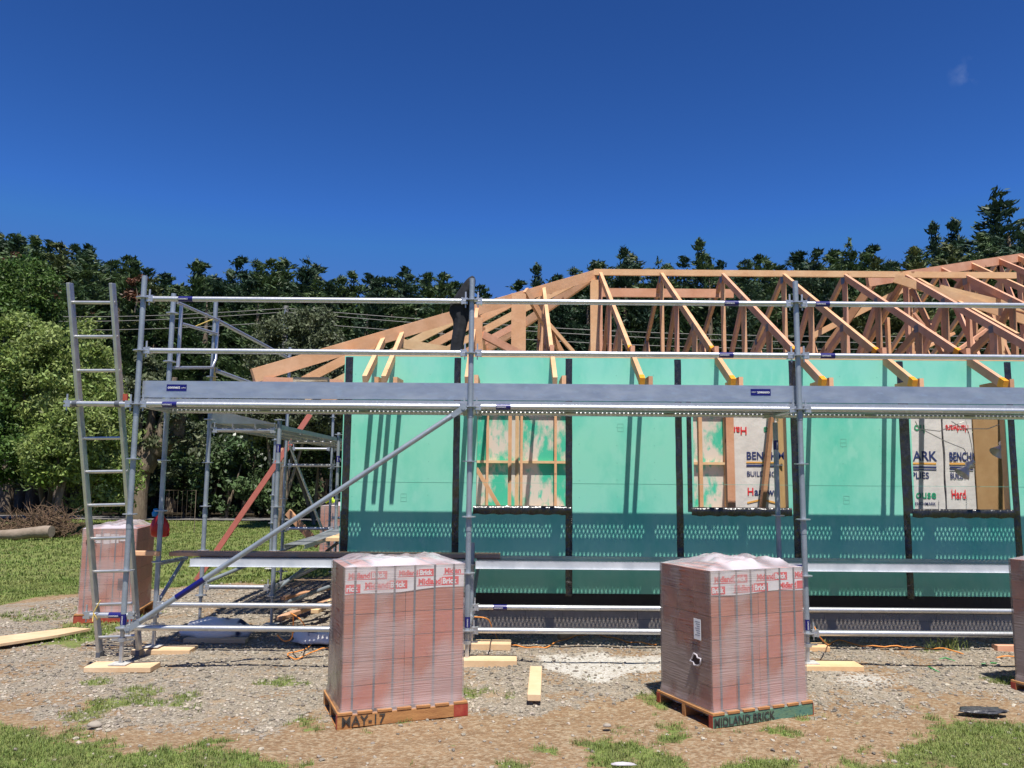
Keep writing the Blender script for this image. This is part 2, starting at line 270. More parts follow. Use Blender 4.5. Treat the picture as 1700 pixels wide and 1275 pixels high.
# ------------------------------------------------ ground
def gmasks(x, y):
    """grass, gravel, white powder, forest litter  (0..1)"""
    n1 = fbm(x*.9, y*.9, 3); n2 = fbm(x*2.7, y*2.7, 11); n3 = fbm(x*.45+9, y*.45, 23); n4 = fbm(x*8, y*8, 33, 3)
    # gravel pad round the house: near edge wanders round y=6, far edge follows the lawn on the left
    near = 5.98+.25*np.sin(x*1.1)+(n1-.5)*1.3+(n4-.5)*.9+np.where(x < -1.5, -.25, 0)+np.where(x > 2.4, .15, 0)
    far = np.where(x < -2, 12.8+(x+3)*.62, 60)+(n1-.5)*1.8
    far = np.where(x < -6.5, 9.7+(n1-.5)*1.6, far)
    gv = sst(-.22, .22, y-near)*sst(-.3, .3, far-y)*(.45+.75*sst(.3, .5, n2))
    soilband = sst(.1, .9, y-far+.7)*sst(.1, .9, far+.9-y)
    lawn = sst(.0, .7, y-far-.25)*np.where(x < 2, 1, .6)
    fl = sst(.50, .68, n1*.45+n2*.3+n4*.25+.34*sst(-1.7, -2.7, x+(y-4.8)*1.3)-.10)*sst(5.9, 5.3, y)*(x < -.6)
    frr = sst(.50, .68, n1*.4+n2*.3+n4*.3+.28*sst(1.1, 2.3, x-(y-4.8)*1.6)-.04)*sst(6.0, 5.5, y)*(x > .6)
    fm = sst(.57, .70, n2*.5+n1*.2+n4*.3+.13*sst(5.5, 4.6, y))*sst(6.4, 5.9, y)*.85
    sp = sst(.62, .70, n2)*sst(7.4, 6.6, y)*.6
    rw = sst(7.5, 8.0, y)*sst(8.6, 8.4, y)*(x > 3.0)*sst(.5, .6, n2)*.7
    lf = sst(.46, .60, n1)*(y > 7.6)*(x < -4.2)*sst(11.0, 8.4, y)*.8
    gs = np.maximum.reduce([lawn, fl, frr, fm, sp, rw, lf]); gs = np.clip(gs, 0, 1)*(1-.0*soilband)
    pw = sst(.42, .56, n2*.5+n1*.5+.30*np.exp(-((x-.95)/1.0)**2-((y-7.15)/.5)**2)-.10)*np.exp(-((x-.8)/1.2)**4-((y-7.1)/.75)**4)
    pw = np.maximum(pw, .7*np.exp(-((x-2.9)/.35)**2-((y-6.75)/.25)**2))
    lit = sst(28.6, 31, y+(n3-.5)*2)
    return gs, gv*(1-pw*.7), pw, lit
def gheight(x, y):
    near = sst(40, 20, np.abs(y))
    h = (fbm(x*1.3, y*1.3, 41)-.5)*.05*near + (fbm(x*6, y*6, 51, 3)-.5)*.018*near
    h = h+.06*sst(6.0, 7.0, y)*sst(-1.6, -.4, x)*sst(12, 9, y)
    return h-.02
def axis(lo, hi, step, far):
    c = list(np.arange(lo, hi, step)); s = step; x = hi
    while x < far: c.append(x); s *= 1.13; x += s
    c.append(far); s = step; x = lo-step; pre = []
    while x > -far: pre.append(x); s *= 1.13; x -= s
    pre.append(-far); return np.array(pre[::-1]+c)
gx = axis(-7.5, 7.5, .055, 900.); gy = axis(3.8, 14.5, .045, 900.)
GX, GY = np.meshgrid(gx, gy); nx, ny = len(gx), len(gy)
gz = gheight(GX, GY); V = np.stack([GX.ravel(), GY.ravel(), gz.ravel()], 1)
I = np.arange((ny-1)*(nx-1)); r_, c_ = I//(nx-1), I % (nx-1); a_ = r_*nx+c_; F_ = np.stack([a_, a_+1, a_+nx+1, a_+nx], 1)
def ground_mat():
    m = bpy.data.materials.new('ground'); m.use_nodes = True; n = m.node_tree; L = n.links; p = n.nodes['Principled BSDF']; p.inputs['Roughness'].default_value = .95; p.inputs['Specular IOR Level'].default_value = .15
    tc = n.nodes.new('ShaderNodeTexCoord'); P_ = tc.outputs['Object']
    def noise_(sc, det=5): t = n.nodes.new('ShaderNodeTexNoise'); t.inputs['Scale'].default_value = sc; t.inputs['Detail'].default_value = det; t.inputs['Roughness'].default_value = .65; L.new(P_, t.inputs[0]); return t.outputs[0]
    def rng_(s, a, b, c=0., d=1.): r = n.nodes.new('ShaderNodeMapRange'); r.inputs[1].default_value = a; r.inputs[2].default_value = b; r.inputs[3].default_value = c; r.inputs[4].default_value = d; L.new(s, r.inputs[0]); return r.outputs[0]
    def mix(f, a, b):
        x = n.nodes.new('ShaderNodeMix'); x.data_type = 'RGBA'; L.new(f, x.inputs[0])
        for i, q in ((6, a), (7, b)):
            if isinstance(q, tuple): x.inputs[i].default_value = (*q, 1)
            else: L.new(q, x.inputs[i])
        return x.outputs[2]
    def attr(k): a = n.nodes.new('ShaderNodeAttribute'); a.attribute_name = k; return a.outputs['Fac']
    n5, n30, n120, n1_ = noise_(5), noise_(30), noise_(120, 3), noise_(1.2)
    dirt = mix(rng_(n5, .35, .65), (.31, .20, .11), (.23, .145, .08)); dirt = mix(rng_(n30, .45, .62), dirt, (.40, .31, .20)); dirt = mix(rng_(n120, .6, .7), dirt, (.15, .10, .06))
    v = n.nodes.new('ShaderNodeTexVoronoi'); v.inputs['Scale'].default_value = 42; L.new(P_, v.inputs[0]); v2 = n.nodes.new('ShaderNodeTexVoronoi'); v2.inputs['Scale'].default_value = 95; L.new(P_, v2.inputs[0])
    sep = n.nodes.new('ShaderNodeSeparateColor'); L.new(v.outputs['Color'], sep.inputs[0])
    sep2 = n.nodes.new('ShaderNodeSeparateColor'); L.new(v2.outputs['Color'], sep2.inputs[0])
    gv = mix(sep.outputs[0], (.17, .145, .11), (.44, .38, .295)); gv2 = mix(sep2.outputs[1], (.19, .16, .12), (.42, .36, .275)); gv = mix(rng_(n30, .45, .55), gv, gv2)
    gv = mix(rng_(n5, .52, .7), gv, (.36, .26, .16))
    grass = mix(rng_(n1_, .35, .65), (.14, .22, .045), (.20, .26, .07)); grass = mix(rng_(n30, .55, .75), grass, (.24, .25, .10)); grass = mix(rng_(n120, .52, .62), grass, (.26, .20, .10)); grass = mix(rng_(n5, .45, .6), grass, (.15, .15, .06))
    pw = mix(rng_(n30, .4, .6), (.62, .60, .54), (.44, .40, .33)); lit = mix(rng_(n5, .4, .6), (.035, .028, .018), (.06, .045, .028))
    def edge(a, k=.5): # break a soft mask with fine noise
        s = n.nodes.new('ShaderNodeMath'); s.operation = 'ADD'; L.new(a, s.inputs[0]); L.new(rng_(n30, .3, .7, -k, k), s.inputs[1]); return rng_(s.outputs[0], .42, .58)
    c = mix(edge(attr('gravel')), dirt, gv); c = mix(edge(attr('powder')), c, pw); c = mix(edge(attr('grass'), .35), c, grass); c = mix(attr('litter'), c, lit)
    L.new(c, p.inputs['Base Color'])
    b = n.nodes.new('ShaderNodeBump'); b.inputs['Strength'].default_value = .8; b.inputs['Distance'].default_value = .03
    ad = n.nodes.new('ShaderNodeMath'); ad.operation = 'MULTIPLY_ADD'; ad.inputs[1].default_value = -.6; L.new(v.outputs['Distance'], ad.inputs[0]); L.new(n30, ad.inputs[2]); L.new(ad.outputs[0], b.inputs['Height']); L.new(b.outputs[0], p.inputs['Normal'])
    return m
ground = npmesh('ground', V, F_, ground_mat(), smooth=True); ground['kind'] = 'structure'
for nm, arr in zip(('grass', 'gravel', 'powder', 'litter'), gmasks(GX, GY)):
    a = ground.data.attributes.new(nm, 'FLOAT', 'POINT'); a.data.foreach_set('value', arr.ravel().astype(np.float32))
road = MB(); road.add([(-40, 29.2, .03), (-2, 29.0, .03), (-2, 31.2, .03), (-40, 31.6, .03)], [(0, 1, 2, 3)]); tag(road.build('road', mat('asphalt', (.13, .125, .12), .9, 0, (.17, .16, .15), 3)), kind='structure')
def GH(x, y): return float(gheight(np.array([x]), np.array([y]))[0])

# loose gravel: low stones as real geometry
def stones(n, xr, yr, smin, smax, seed, maskpow=1):
    g = np.random.default_rng(seed); x = g.uniform(*xr, n); y = g.uniform(*yr, n); gs, gv, pw, lit = gmasks(x, y)
    keep = g.random(n) < np.clip(gv, 0, 1)**maskpow*(1-.85*gs)+.09; x, y = x[keep], y[keep]; n = len(x)
    t = (1+5**.5)/2; ico = np.array([(-1, t, 0), (1, t, 0), (-1, -t, 0), (1, -t, 0), (0, -1, t), (0, 1, t), (0, -1, -t), (0, 1, -t), (t, 0, -1), (t, 0, 1), (-t, 0, -1), (-t, 0, 1)])/1.9
    fc = np.array([(0, 11, 5), (0, 5, 1), (0, 1, 7), (0, 7, 10), (0, 10, 11), (1, 5, 9), (5, 11, 4), (11, 10, 2), (10, 7, 6), (7, 1, 8), (3, 9, 4), (3, 4, 2), (3, 2, 6), (3, 6, 8), (3, 8, 9), (4, 9, 5), (2, 4, 11), (6, 2, 10), (8, 6, 7), (9, 8, 1)])
    sz = smin+(smax-smin)*g.random(n)**3; v = ico[None]*(1+g.uniform(-.28, .28, (n, 12, 1)))*np.stack([g.uniform(.7, 1.3, n), g.uniform(.6, 1.1, n), g.uniform(.4, .8, n)], 1)[:, None, :]*sz[:, None, None]/2
    th = g.uniform(0, 2*PI, n); c, s = np.cos(th)[:, None], np.sin(th)[:, None]; v = np.stack([v[..., 0]*c-v[..., 1]*s, v[..., 0]*s+v[..., 1]*c, v[..., 2]], -1)
    v += np.stack([x, y, gheight(x, y)+sz*.12], 1)[:, None, :]; f = fc[None]+np.arange(n)[:, None, None]*12
    return v.reshape(-1, 3), f.reshape(-1, 3)
v1, f1 = stones(62000, (-6.2, 6), (4.6, 9.4), .008, .038, 5); v2, f2 = stones(9000, (-6, -1), (9.5, 13), .016, .05, 6)
tag(npmesh('gravel', np.concatenate([v1, v2]), np.concatenate([f1, f2+len(v1)]), M_stone), 'loose grey gravel spread round the scaffolding', 'gravel', kind='stuff')
# grass blades
def blades(n, xr, yr, hmin, hmax, w, seed, thr=.4, tuft=6, fn=None):
    g = np.random.default_rng(seed); x = g.uniform(*xr, n//tuft); y = g.uniform(*yr, n//tuft); gs = gmasks(x, y)[0] if fn is None else fn(x, y); k = g.random(len(x)) < sst(thr-.2, thr+.4, gs)
    x, y = np.repeat(x[k], tuft), np.repeat(y[k], tuft); n = len(x); x = x+g.normal(0, .012+w, n); y = y+g.normal(0, .012+w, n)
    h = g.uniform(hmin, hmax, n); th = g.uniform(0, 2*PI, n); lx, ly = np.cos(th), np.sin(th); b = h*g.uniform(.25, .9, n); wx, wy = -ly*w/2, lx*w/2; z = gheight(x, y)-.005
    P0 = np.stack([x-wx, y-wy, z], 1); P1 = np.stack([x+wx, y+wy, z], 1); P2 = np.stack([x+lx*b*.35+wx*.8, y+ly*b*.35+wy*.8, z+h*.65], 1); P3 = np.stack([x+lx*b*.35-wx*.8, y+ly*b*.35-wy*.8, z+h*.65], 1); P4 = np.stack([x+lx*b, y+ly*b, z+h*.95], 1)
    v = np.stack([P0, P1, P2, P3, P4], 1).reshape(-1, 3); i = np.arange(n)[:, None]*5; return v, np.concatenate([i+np.array([[0, 1, 2]]), i+np.array([[0, 2, 3]]), i+np.array([[3, 2, 4]])])
parts = [blades(300000, (-4.2, 4.6), (4.3, 7.2), .012, .042, .0036, 1, thr=.5), blades(90000, (-9.5, -2.3), (8.2, 13), .02, .05, .008, 2), blades(110000, (-16, -1.5), (12.2, 29), .03, .07, .016, 3), blades(9000, (2.6, 6.2), (7.4, 8.55), .06, .16, .006, 4)]
off = 0; vv, ff = [], []
for v, f in parts: vv.append(v); ff.append(f+off); off += len(v)
tag(npmesh('grass', np.concatenate(vv), np.concatenate(ff), M_grass), 'green grass growing in patches and over the lawn', 'grass', kind='stuff')

exec_order = 1
# ------------------------------------------------ house under construction
YW, YR, XL, XR = 8.5, 14.64, -1.80, 7.8          # front wall, back wall, left corner
ZB, ZT = .45, 2.93
house = empty('unfinished_house', (XL, YW, 0), 'single storey timber house frame under construction with green sheathing and open roof trusses', 'house')
def H(mb, name, m, par=None):
    o = mb.build(name, m, par or house)
    if par is None: o.matrix_parent_inverse = Matrix.Translation((-XL, -YW, 0))
    return o
openings = [(-.37, .60), (1.935, 2.93), (4.26, 5.27)]; OZ0, OZ1 = 1.335, 2.42
joints = [XL+.02, -.585, .61, 1.78, 3.01, 4.17, 5.33, 6.5, 7.7]
# sheathing panels between joints, cut round openings
for i in range(len(joints)-1):
    a, b = joints[i], joints[i+1]; a = XL if i == 0 else a
    w = MB(); cuts = [o for o in openings if o[1] > a+.05 and o[0] < b-.05]
    xs = a
    for o in cuts:
        o0, o1 = max(o[0], a), min(o[1], b)
        if o0 > xs: w.bb(xs, o0, YW, YW+.012, ZB, ZT)
        w.bb(o0, o1, YW, YW+.012, ZB, OZ0); w.bb(o0, o1, YW, YW+.012, OZ1, ZT); xs = o1
    if xs < b: w.bb(xs, b-.003, YW, YW+.012, ZB, ZT)
    H(w, 'sheathing_panel', M_sheet)
w = MB(); w.bb(XL, XL+.012, YW+.012, YR, ZB, ZT); H(w, 'side_sheathing', M_sheet)
w = MB()
for x0, x1 in [(XL+.012, XR)]: w.bb(x0, x1, YR, YR+.012, ZB, ZT)
H(w, 'rear_sheathing', M_sheetin)
for j, x in enumerate(joints[:8]):
    t = MB(); wd = .045 if j else .05; x += .03 if j == 0 else 0; zb = ZB+.0; zt = ZT if True else 0
    nseg = 30; zz = np.linspace(zb-.03 if j in (2, 5) else zb+.02*(j % 3), zt-.01, nseg)
    vs = []
    for k, z in enumerate(zz):
        wob = .0012*math.sin(k*1.3+j); bul = .004+.003*math.sin(k*.9+2*j)
        vs += [(x-wd/1.25+wob, YW-.002, z), (x-wd/3, YW-bul-.002, z), (x+wd/3, YW-.004-bul*.5, z), (x+wd/1.25+wob, YW-.002, z)]
    t.add(vs, [(4*k+q, 4*k+q+1, 4*k+q+5, 4*k+q+4) for k in range(nseg-1) for q in range(3)], True); H(t, 'flashing_tape', M_tape)
M_gal2 = None
# second tape strips beside openings and sill tapes
for i, (a, b) in enumerate(openings):
    t = MB()
    n_ = 24; vs = []
    for k in range(n_):
        x = a-.03+(b-a+.06)*k/(n_-1); e = .006*math.sin(k*1.7+i)
        vs += [(x, YW-.003, OZ0-.075+e), (x, YW-.010-.003*math.sin(k*2.3), OZ0-.02), (x, YW-.004, OZ0+.012+e*.5), (x, YW+.09, OZ0+.012)]
    t.add(vs, [(4*k+q, 4*k+4+q, 4*k+5+q, 4*k+1+q) for k in range(n_-1) for q in range(3)], True); H(t, 'sill_tape', M_tape)
    for x, dx in ((a-.07, .05),) if i else ():
        t = MB(); t.bb(x, x+dx, YW-.004, YW-.001, OZ0-.03, ZT-.4); H(t, 'flashing_tape', M_tape)
    # reveal framing seen in the opening
    t = MB(); t.bb(a-.045, a, YW+.014, YW+.104, ZB, OZ1); H(t, 'trimmer_stud', M_wood['pine'])
    t = MB(); t.bb(b, b+.045, YW+.014, YW+.104, ZB, OZ1); H(t, 'trimmer_stud', M_wood['pale'])
    t = MB(); t.bb(a, b, YW+.014, YW+.104, OZ0-.047, OZ0-.002); H(t, 'sill_plate', M_wood['pine'])
    t = MB(); t.bb(a, b, YW+.014, YW+.104, OZ1+.002, OZ1+.2); H(t, 'lintel', M_wood['pine'])
t = MB(); t.bb(XL+.02, XR, YW-.0015, YW-.0003, 1.586, 1.589); H(t, 'panel_seam', mat('seam', (.15, .47, .36), .7))
t = MB()
for k in range(25):
    x = XL+.12+.4*k
    if any(o[0]-.02 < x < o[1]+.02 for o in openings): continue
    for q in range(13): z = .52+.185*q+.01*math.sin(k*5+q); t.bb(x-.004, x+.004, YW-.0015, YW-.0003, z-.004, z+.004)
H(t, 'nail_heads', MATS['seam'])
for px, py in ((670, 826), (1030, 710), (1400, 735), (1405, 830)):
    c = at(px, py, YW); t = MB()
    for dz in (-.04, 0, .04): t.bb(c.x-.03, c.x+.03, YW-.0014, YW-.0004, c.z+dz-.002, c.z+dz+.002)
    for dx in (-.03, .03): t.bb(c.x+dx-.002, c.x+dx+.002, YW-.0015, YW-.0005, c.z-.04, c.z+.04)
    H(t, 'panel_stamp', MATS['seam'])
# plates, soffit ribbon, studs, floor, foundation
t = MB(); t.bb(XL, XR, YW+.0, YW+.1, ZT+.001, ZT+.046); H(t, 'top_plate', M_wood['pale'])
t = MB(); t.bb(XL-.1, XR, YW-.045, YW-.001, 2.555, 2.60); H(t, 'soffit_ribbon', M_wood['pale'])
t = MB(); t.bb(XL, XR, YR-.1, YR, ZT+.001, ZT+.046); H(t, 'top_plate', M_wood['pine'])
t = MB(); t.bb(XL, XL+.1, YW+.1, YR-.1, ZT+.001, ZT+.046); H(t, 'top_plate', M_wood['pine'])
for k in range(15):
    x = XL+.1+.62*k; t = MB(); t.bb(x, x+.045, YR-.092, YR-.002, ZB+.05, ZT); H(t, 'stud', M_wood['pine'])
for z in (1.05, 1.9):
    t = MB(); t.bb(XL+.012, XR, YR-.088, YR-.004, z, z+.045); H(t, 'nogging', M_wood['pale'])
for k in range(18):
    x = XL+.05+.6*k+(.3 if False else 0)
    if any(o[0]-.1 < x < o[1]+.06 for o in openings) : continue
    t = MB(); t.bb(x, x+.045, YW+.014, YW+.104, ZB, ZT); H(t, 'stud', M_wood['pine'])
t = MB(); t.bb(XL+.01, XR, YW+.02, YR, .29, ZB-.002); H(t, 'floor_slab', mat('slab', (.36, .35, .33), .9, 0, (.28, .27, .25), 4))
# internal partition frame with props, just behind the openings
YP = 10.1
def stud(x, y=YP, z0=ZB, z1=ZT, m='pine', w=.045, d=.09, xo=0): t = MB(); t.bar((x, y, z0), (x+xo, y, z1), w, d, (0, 1, 0)); H(t, 'partition_stud', M_wood[m])
for x, m, xo in ((-.02, 'pine', 0), (.07, 'pale', 0), (2.38, 'pine', 0)): stud(x, m=m, xo=xo)
stud(2.535, 9.3, m='pink', w=.09)
stud(.62, 9.5, m='brown', xo=.16); stud(2.80, 9.25, m='brown', xo=.30, z0=.7)
stud(-.30, 9.3, .5, 1.75, 'honey', xo=-.5)
t = MB(); t.bar((-.42, 9.6, 1.75), (-.05, 9.6, 1.15), .045, .09, (0, 1, 0)); H(t, 'partition_brace', M_wood['pine'])
t = MB(); t.bb(XL, XR, YW+.03, YW+.06, .27, ZB-.002); H(t, 'floor_edge', M_dpc)
t = MB(); t.bb(XL+.01, XR, YW+.012, YW+.03, .285, ZB+.02); H(t, 'damp_course', M_dpc)
f = MB(); y0 = YW+.045
rows = [(-.20, -.01), (-.007, .183), (.186, .284)]
for r, (z0, z1) in enumerate(rows):
    x = XL+.01-(.2 if r % 2 else 0)
    while x < XR: f.bb(max(x, XL+.01), min(x+.387, XR), y0, y0+.14, z0, z1); x += .39
H(f, 'block_foundation', M_block)
f = MB(); f.bb(XL+.012, XR, y0+.006, y0+.13, -.2, .288); H(f, 'foundation_core', mat('mortar', (.14, .14, .13), .95))
f = MB(); f.bb(XL+.01, XL+.15, y0+.14, YR, -.2, .288); H(f, 'side_foundation', M_block)

# roof trusses
SL = .5565; YE = 7.9; ZE = 2.60; YA = 11.57; ZA = ZE+SL*(YA-YE)
def zf(y): return ZE+SL*(min(y, 2*YA-y)-YE)
def member(par, name, a, b, m, w=.045, h=.09, up=(1, 0, 0)): t = MB(); t.bar(a, b, h, w, up); o = t.build(name, m, par); return o
def plate(par, x, y, z, s=.09):
    t = MB(); t.bb(x-.026, x-.0235, y-s/2, y+s/2, z-s/2, z+s/2); t.build('nail_plate', M_nail, par)
def truss(x, ytop=None, tip=True, wood=('pine', 'pink', 'brown')):
    r = empty('roof_truss', (x, YE, ZE)); r.parent = house; r.matrix_parent_inverse = Matrix.Translation((-XL, -YW, 0)); o0 = Vector((x, YE, ZE))
    c = random.choice
    A = lambda y, z=None: Vector((x, y, zf(y) if z is None else z))-o0
    yt = ytop or YA; yb = 2*YA-yt
    member(r, 'top_chord', A(YE), A(yt), M_wood[c(('pine', 'pine', 'honey', 'pink'))]); member(r, 'top_chord', A(yb), A(2*YA-YE), M_wood[c(('pine', 'brown'))])
    if ytop: member(r, 'flat_chord', A(yt+.03, zf(yt)), A(yb-.03, zf(yt)), M_wood['pine'])
    zb = ZT+.095
    member(r, 'bottom_chord', A(YW, zb), A(YR, zb), M_wood['pink'])
    fr = (1/3, 2/3)
    pan = [YW+(yt-YW)*k for k in fr] + [YA]
    for k, y in enumerate(pan[:2]):
        member(r, 'web', A(y, zb+.04), A(y, zf(y)-.05), M_wood[c(('pink', 'brown', 'pine'))]); plate(r, 0, y-YE, zf(y)-ZE-.03)
        y2 = pan[k+1] if k == 0 else yt
        member(r, 'web', A(y2-.03, zb+.04), A(y+.05, zf(y)-.07), M_wood[c(('brown', 'pink'))], .043)
    member(r, 'web', A(YA, zb+.04), A(YA, (zf(yt) if ytop else ZA)-.05), M_wood[c(('pink', 'pine'))])
    if not ytop: plate(r, 0, YA-YE, ZA-ZE-.05, .12)
    for y in (12.9, 13.8):
        if y < 2*YA-YE and zf(y) < zf(yt)+.01:
            member(r, 'web', A(y, zf(y)-.05), A(y-.55, zb+.04), M_wood['brown'], .043); member(r, 'web', A(y, zf(y)-.06), A(y+.38, zb+.04), M_wood[c(('honey', 'pale'))], .04); plate(r, 0, y-YE, zf(y)-ZE-.02)
    member(r, 'soffit_bearer', Vector((x+.09, YW-.045, 2.62))-o0, Vector((x+.09, YE+.03, 2.62))-o0, M_wood[c(('pine', 'brown'))], .042)
    if tip:
        t = MB(); t.bar(A(YE-.006), A(YE+.075), .096, .050, (1, 0, 0)); t.build('painted_end', M_orange, r)
        if random.random() < .8: y = 8.66; t = MB(); t.bar(A(y), A(y+.09), .093, .048, (1, 0, 0)); t.build('paint_mark', M_orange, r)
    return r
truss(.43, 10.85, False); truss(-.45, 9.95, False)
for k in range(7): truss(1.30+.905*k)
# hip end: hip rafters, jack rafters, creepers on the left slope
XE = XL-.78
def hb(name, a, b, m, w=.045, h=.09, up=(0, 0, 1)): t = MB(); t.bar(a, b, w, h, up); return H(t, name, M_wood[m])
def hipz(d): return ZE+SL*d
apex = Vector((1.22, YA, ZA)); hb('hip_rafter', (XE, YE-.02, ZE+.03), apex, 'pine', .045, .14); hb('hip_rafter', (XE, 2*YA-YE, ZE), apex, 'pine', .045, .14)
for x in (-1.47, -1.28):
    d = x-XE; hb('jack_rafter', (x, YE, ZE), (x, YE+d, hipz(d)-.02), 'honey'); hb('soffit_bearer', (x+.1, YW-.045, 2.62), (x+.1, YE+.1, 2.60), 'pine', .042)
for y, m in ((9.0, 'pine'), (9.9, 'pale'), (10.7, 'pine'), (11.57, 'honey'), (12.5, 'pink')):
    d = min(y, 2*YA-y)-YE; hb('creeper_rafter', (XE, y, ZE), (XE+d, y, hipz(d)-.02), m, .045, .10)
hb('hip_soffit_bearer', (XE, YE, ZE-.02), (XL-.01, YW-.06, 2.62), 'pink', .045, .09)

hb('hip_brace', (-1.35, 9.1, 3.18), (-.5, 9.6, 3.12), 'pale', .045, .11)
hb('hip_strut', (.08, 10.3, ZT+.1), (.08, 10.3, 4.05), 'pine', .19, .05, (0, 1, 0)); hb('hip_strut', (.17, 10.3, 4.1), (.9, 11.2, ZT+.12), 'pine', .045, .09)
hb('hip_strut', (.3, 10.7, 3.95), (1.1, 10.7, ZT+.1), 'honey', .045, .09, (0, 1, 0)); hb('hip_strut', (1.2, 11.5, ZT+.1), (1.2, 11.5, ZA-.1), 'honey', .12, .05, (0, 1, 0))
hb('hip_strut', (-.43, 9.2, ZT+.1), (-.43, 9.2, 3.5), 'pine', .16, .05, (0, 1, 0)); hb('hip_strut', (-.35, 9.2, 3.3), (.3, 9.6, ZT+.1), 'pink', .045, .09)
hb('ridge_board', (1.2, YA-.025, ZA+.03), (7.45, YA-.025, ZA+.03), 'honey', .045, .09)
hb('ridge_brace', (1.33, YA+.30, ZA-.20), (3.35, YA+.30, ZA-.20), 'pink', .045, .13)
hb('diagonal_brace', at(1330, 640, 12.6), at(1455, 462, 11.9), 'brown', .045, .12); hb('diagonal_brace', at(1345, 560, 12.6), at(1520, 470, 12.2), 'honey', .045, .09)
hb('diagonal_brace', at(1485, 462, 11.35), at(1730, 540, 10.6), 'honey', .045, .12); hb('diagonal_brace', at(1560, 478, 11.2), at(1730, 520, 10.6), 'pale', .045, .09)
# second, taller wing beyond the ridge
w0 = at(1440, 468, 11.7); wa = at(1696, 427, 14.8)
hb('hip_rafter', w0, wa, 'pink', .045, .15); hb('hip_rafter', wa, wa+Vector((3, 2.6, -1.1)), 'pink', .045, .15)
for k, t_ in enumerate((.22, .42, .62, .82, .97)):
    p = w0.lerp(wa, t_); hb('jack_rafter', p, (p.x, p.y-2.6, p.z-2.6*SL), ('pine', 'pink')[k % 2], .045, .09)
    hb('wing_web', (p.x, p.y, ZT+.1), (p.x, p.y, p.z-.05), ('pine', 'pink', 'brown')[k % 3], .045, .09, (0, 1, 0))
    hb('wing_web', (p.x, p.y, p.z-.1), (p.x, p.y-1.2, ZT+.1), ('brown', 'pink')[k % 2], .045, .09); hb('wing_rafter', p, (p.x, p.y+3.2, p.z-3.2*SL), ('pine', 'honey')[k % 2], .045, .09)
for x, y0_, z0_, x1, y1_, z1_, m in ((6.2, 13, 3.0, 8.1, 13, 4.3, 'pink'), (6.4, 13.4, 3.1, 6.4, 13.4, 4.4, 'pine'), (7.2, 13.1, 3.0, 7.2, 13.1, 4.8, 'pine'), (5.4, 12.9, 3.1, 7.4, 13.2, 4.1, 'pine'), (7.7, 12.4, 3.0, 7.7, 12.4, 4.5, 'honey'), (6.1, 14.6, 3.1, 9.6, 14.6, 3.3, 'pink'), (6.0, 14.7, 3.4, 9.6, 14.7, 3.5, 'pine'), (6.8, 13.8, 3.0, 8.6, 13.8, 4.6, 'brown'), (8.0, 13.5, 3., 6.9, 13.5, 4.5, 'pink')):
    hb('wing_strut', (x, y0_, z0_), (x1, y1_, z1_), m, .045, .1, (0, 1, 0))

# ------------------------------------------------ things inside the openings
def sheet_mesh(x0, x1, z0, z1, y, amp, seed, nx_=26, nz_=26):
    vs, fs = [], []
    for j in range(nz_+1):
        for i in range(nx_+1):
            u, v = i/nx_, j/nz_; x = x0+(x1-x0)*u; z = z0+(z1-z0)*v
            d = amp*(noise.noise(Vector((x*2.2+seed, z*1.1, seed)))+.6*noise.noise(Vector((x*6+seed, z*2.5, 3))))
            vs.append((x+.015*noise.noise(Vector((z*3, seed, u*3))), y+d, z))
    for j in range(nz_):
        for i in range(nx_): a = j*(nx_+1)+i; fs.append((a, a+1, a+nx_+2, a+nx_+1))
    return vs, fs
def wrapped_pack(x0, x1, y, z0, z1, label, seed, lines, depth=.28):
    r = empty('wrapped_pack', (x0, y, z0), label, 'wrapped pack', 'white printed building wrap inside the house'); t = MB(); vs, fs = sheet_mesh(0, x1-x0, 0, z1-z0, 0, .003, seed); t.add(vs, fs, True)
    t.bb(.005, x1-x0-.005, .02, depth, 0.0, z1-z0); t.build('wrap', M_wrapw, r)
    for (s, dx, dz, sz, m, b, flip) in lines: text('printed_word', s, sz, m, r, fr_at(dx, -.0058, dz, flip), b*.45, sx=.9 if x0 < 5.08 else .56)
    return r
wp = wrapped_pack(2.60, 3.14, 9.45, .46, 2.62, 'white printed wrap hanging in the second opening beside the pink stud', 3, [
    ('BENCHM', .17, 1.42, .125, M_navy, .005, False), ('BUILDING', .17, 1.22, .085, M_navy, .002, False), ('ardwa', .255, 1.0, .125, M_navy, .004, False), ('H', .17, 1.0, .125, M_red, .004, False), ('Hard', .19, 1.80, .13, M_red, .004, True), ('e', .44, 1.80, .13, M_greenp, .004, True)])
t = MB(); t.bb(.17, .52, -.0062, -.0054, 1.375, 1.392); t.build('printed_stripe', M_gold, wp); t = MB(); t.bb(.17, .52, -.0062, -.0054, 1.335, 1.358); t.build('printed_stripe', M_navy, wp); t = MB(); t.bar((.17, -.006, .91), (.34, -.006, .95), .002, .02); t.bar((.34, -.006, .95), (.52, -.006, .91), .002, .02); t.build('printed_stripe', M_gold, wp)
def bench(x0, x1, label, seed, dx, y=9.45):
    r = wrapped_pack(x0, x1, y, .46, 2.62, label, seed, [('BENCHMARK', dx, 1.44, .155, M_navy, .006, False), ('BUILDING SUPPLIES', dx, 1.22, .095, M_navy, .003, False), ('Hardware', dx, .99, .135, M_red if dx > 0 else M_greenp, .004, False), ('Hardware', dx+.48, 1.87, .14, M_navy, .004, True)])
    for z, m, h in ((1.395, M_gold, .022), (1.355, M_navy, .018), (1.328, M_navy, .012)):
        t = MB(); t.bb(max(dx, .01), x1-x0-.02, -.0062, -.0054, z, z+h); t.build('printed_stripe', m, r)
    return r
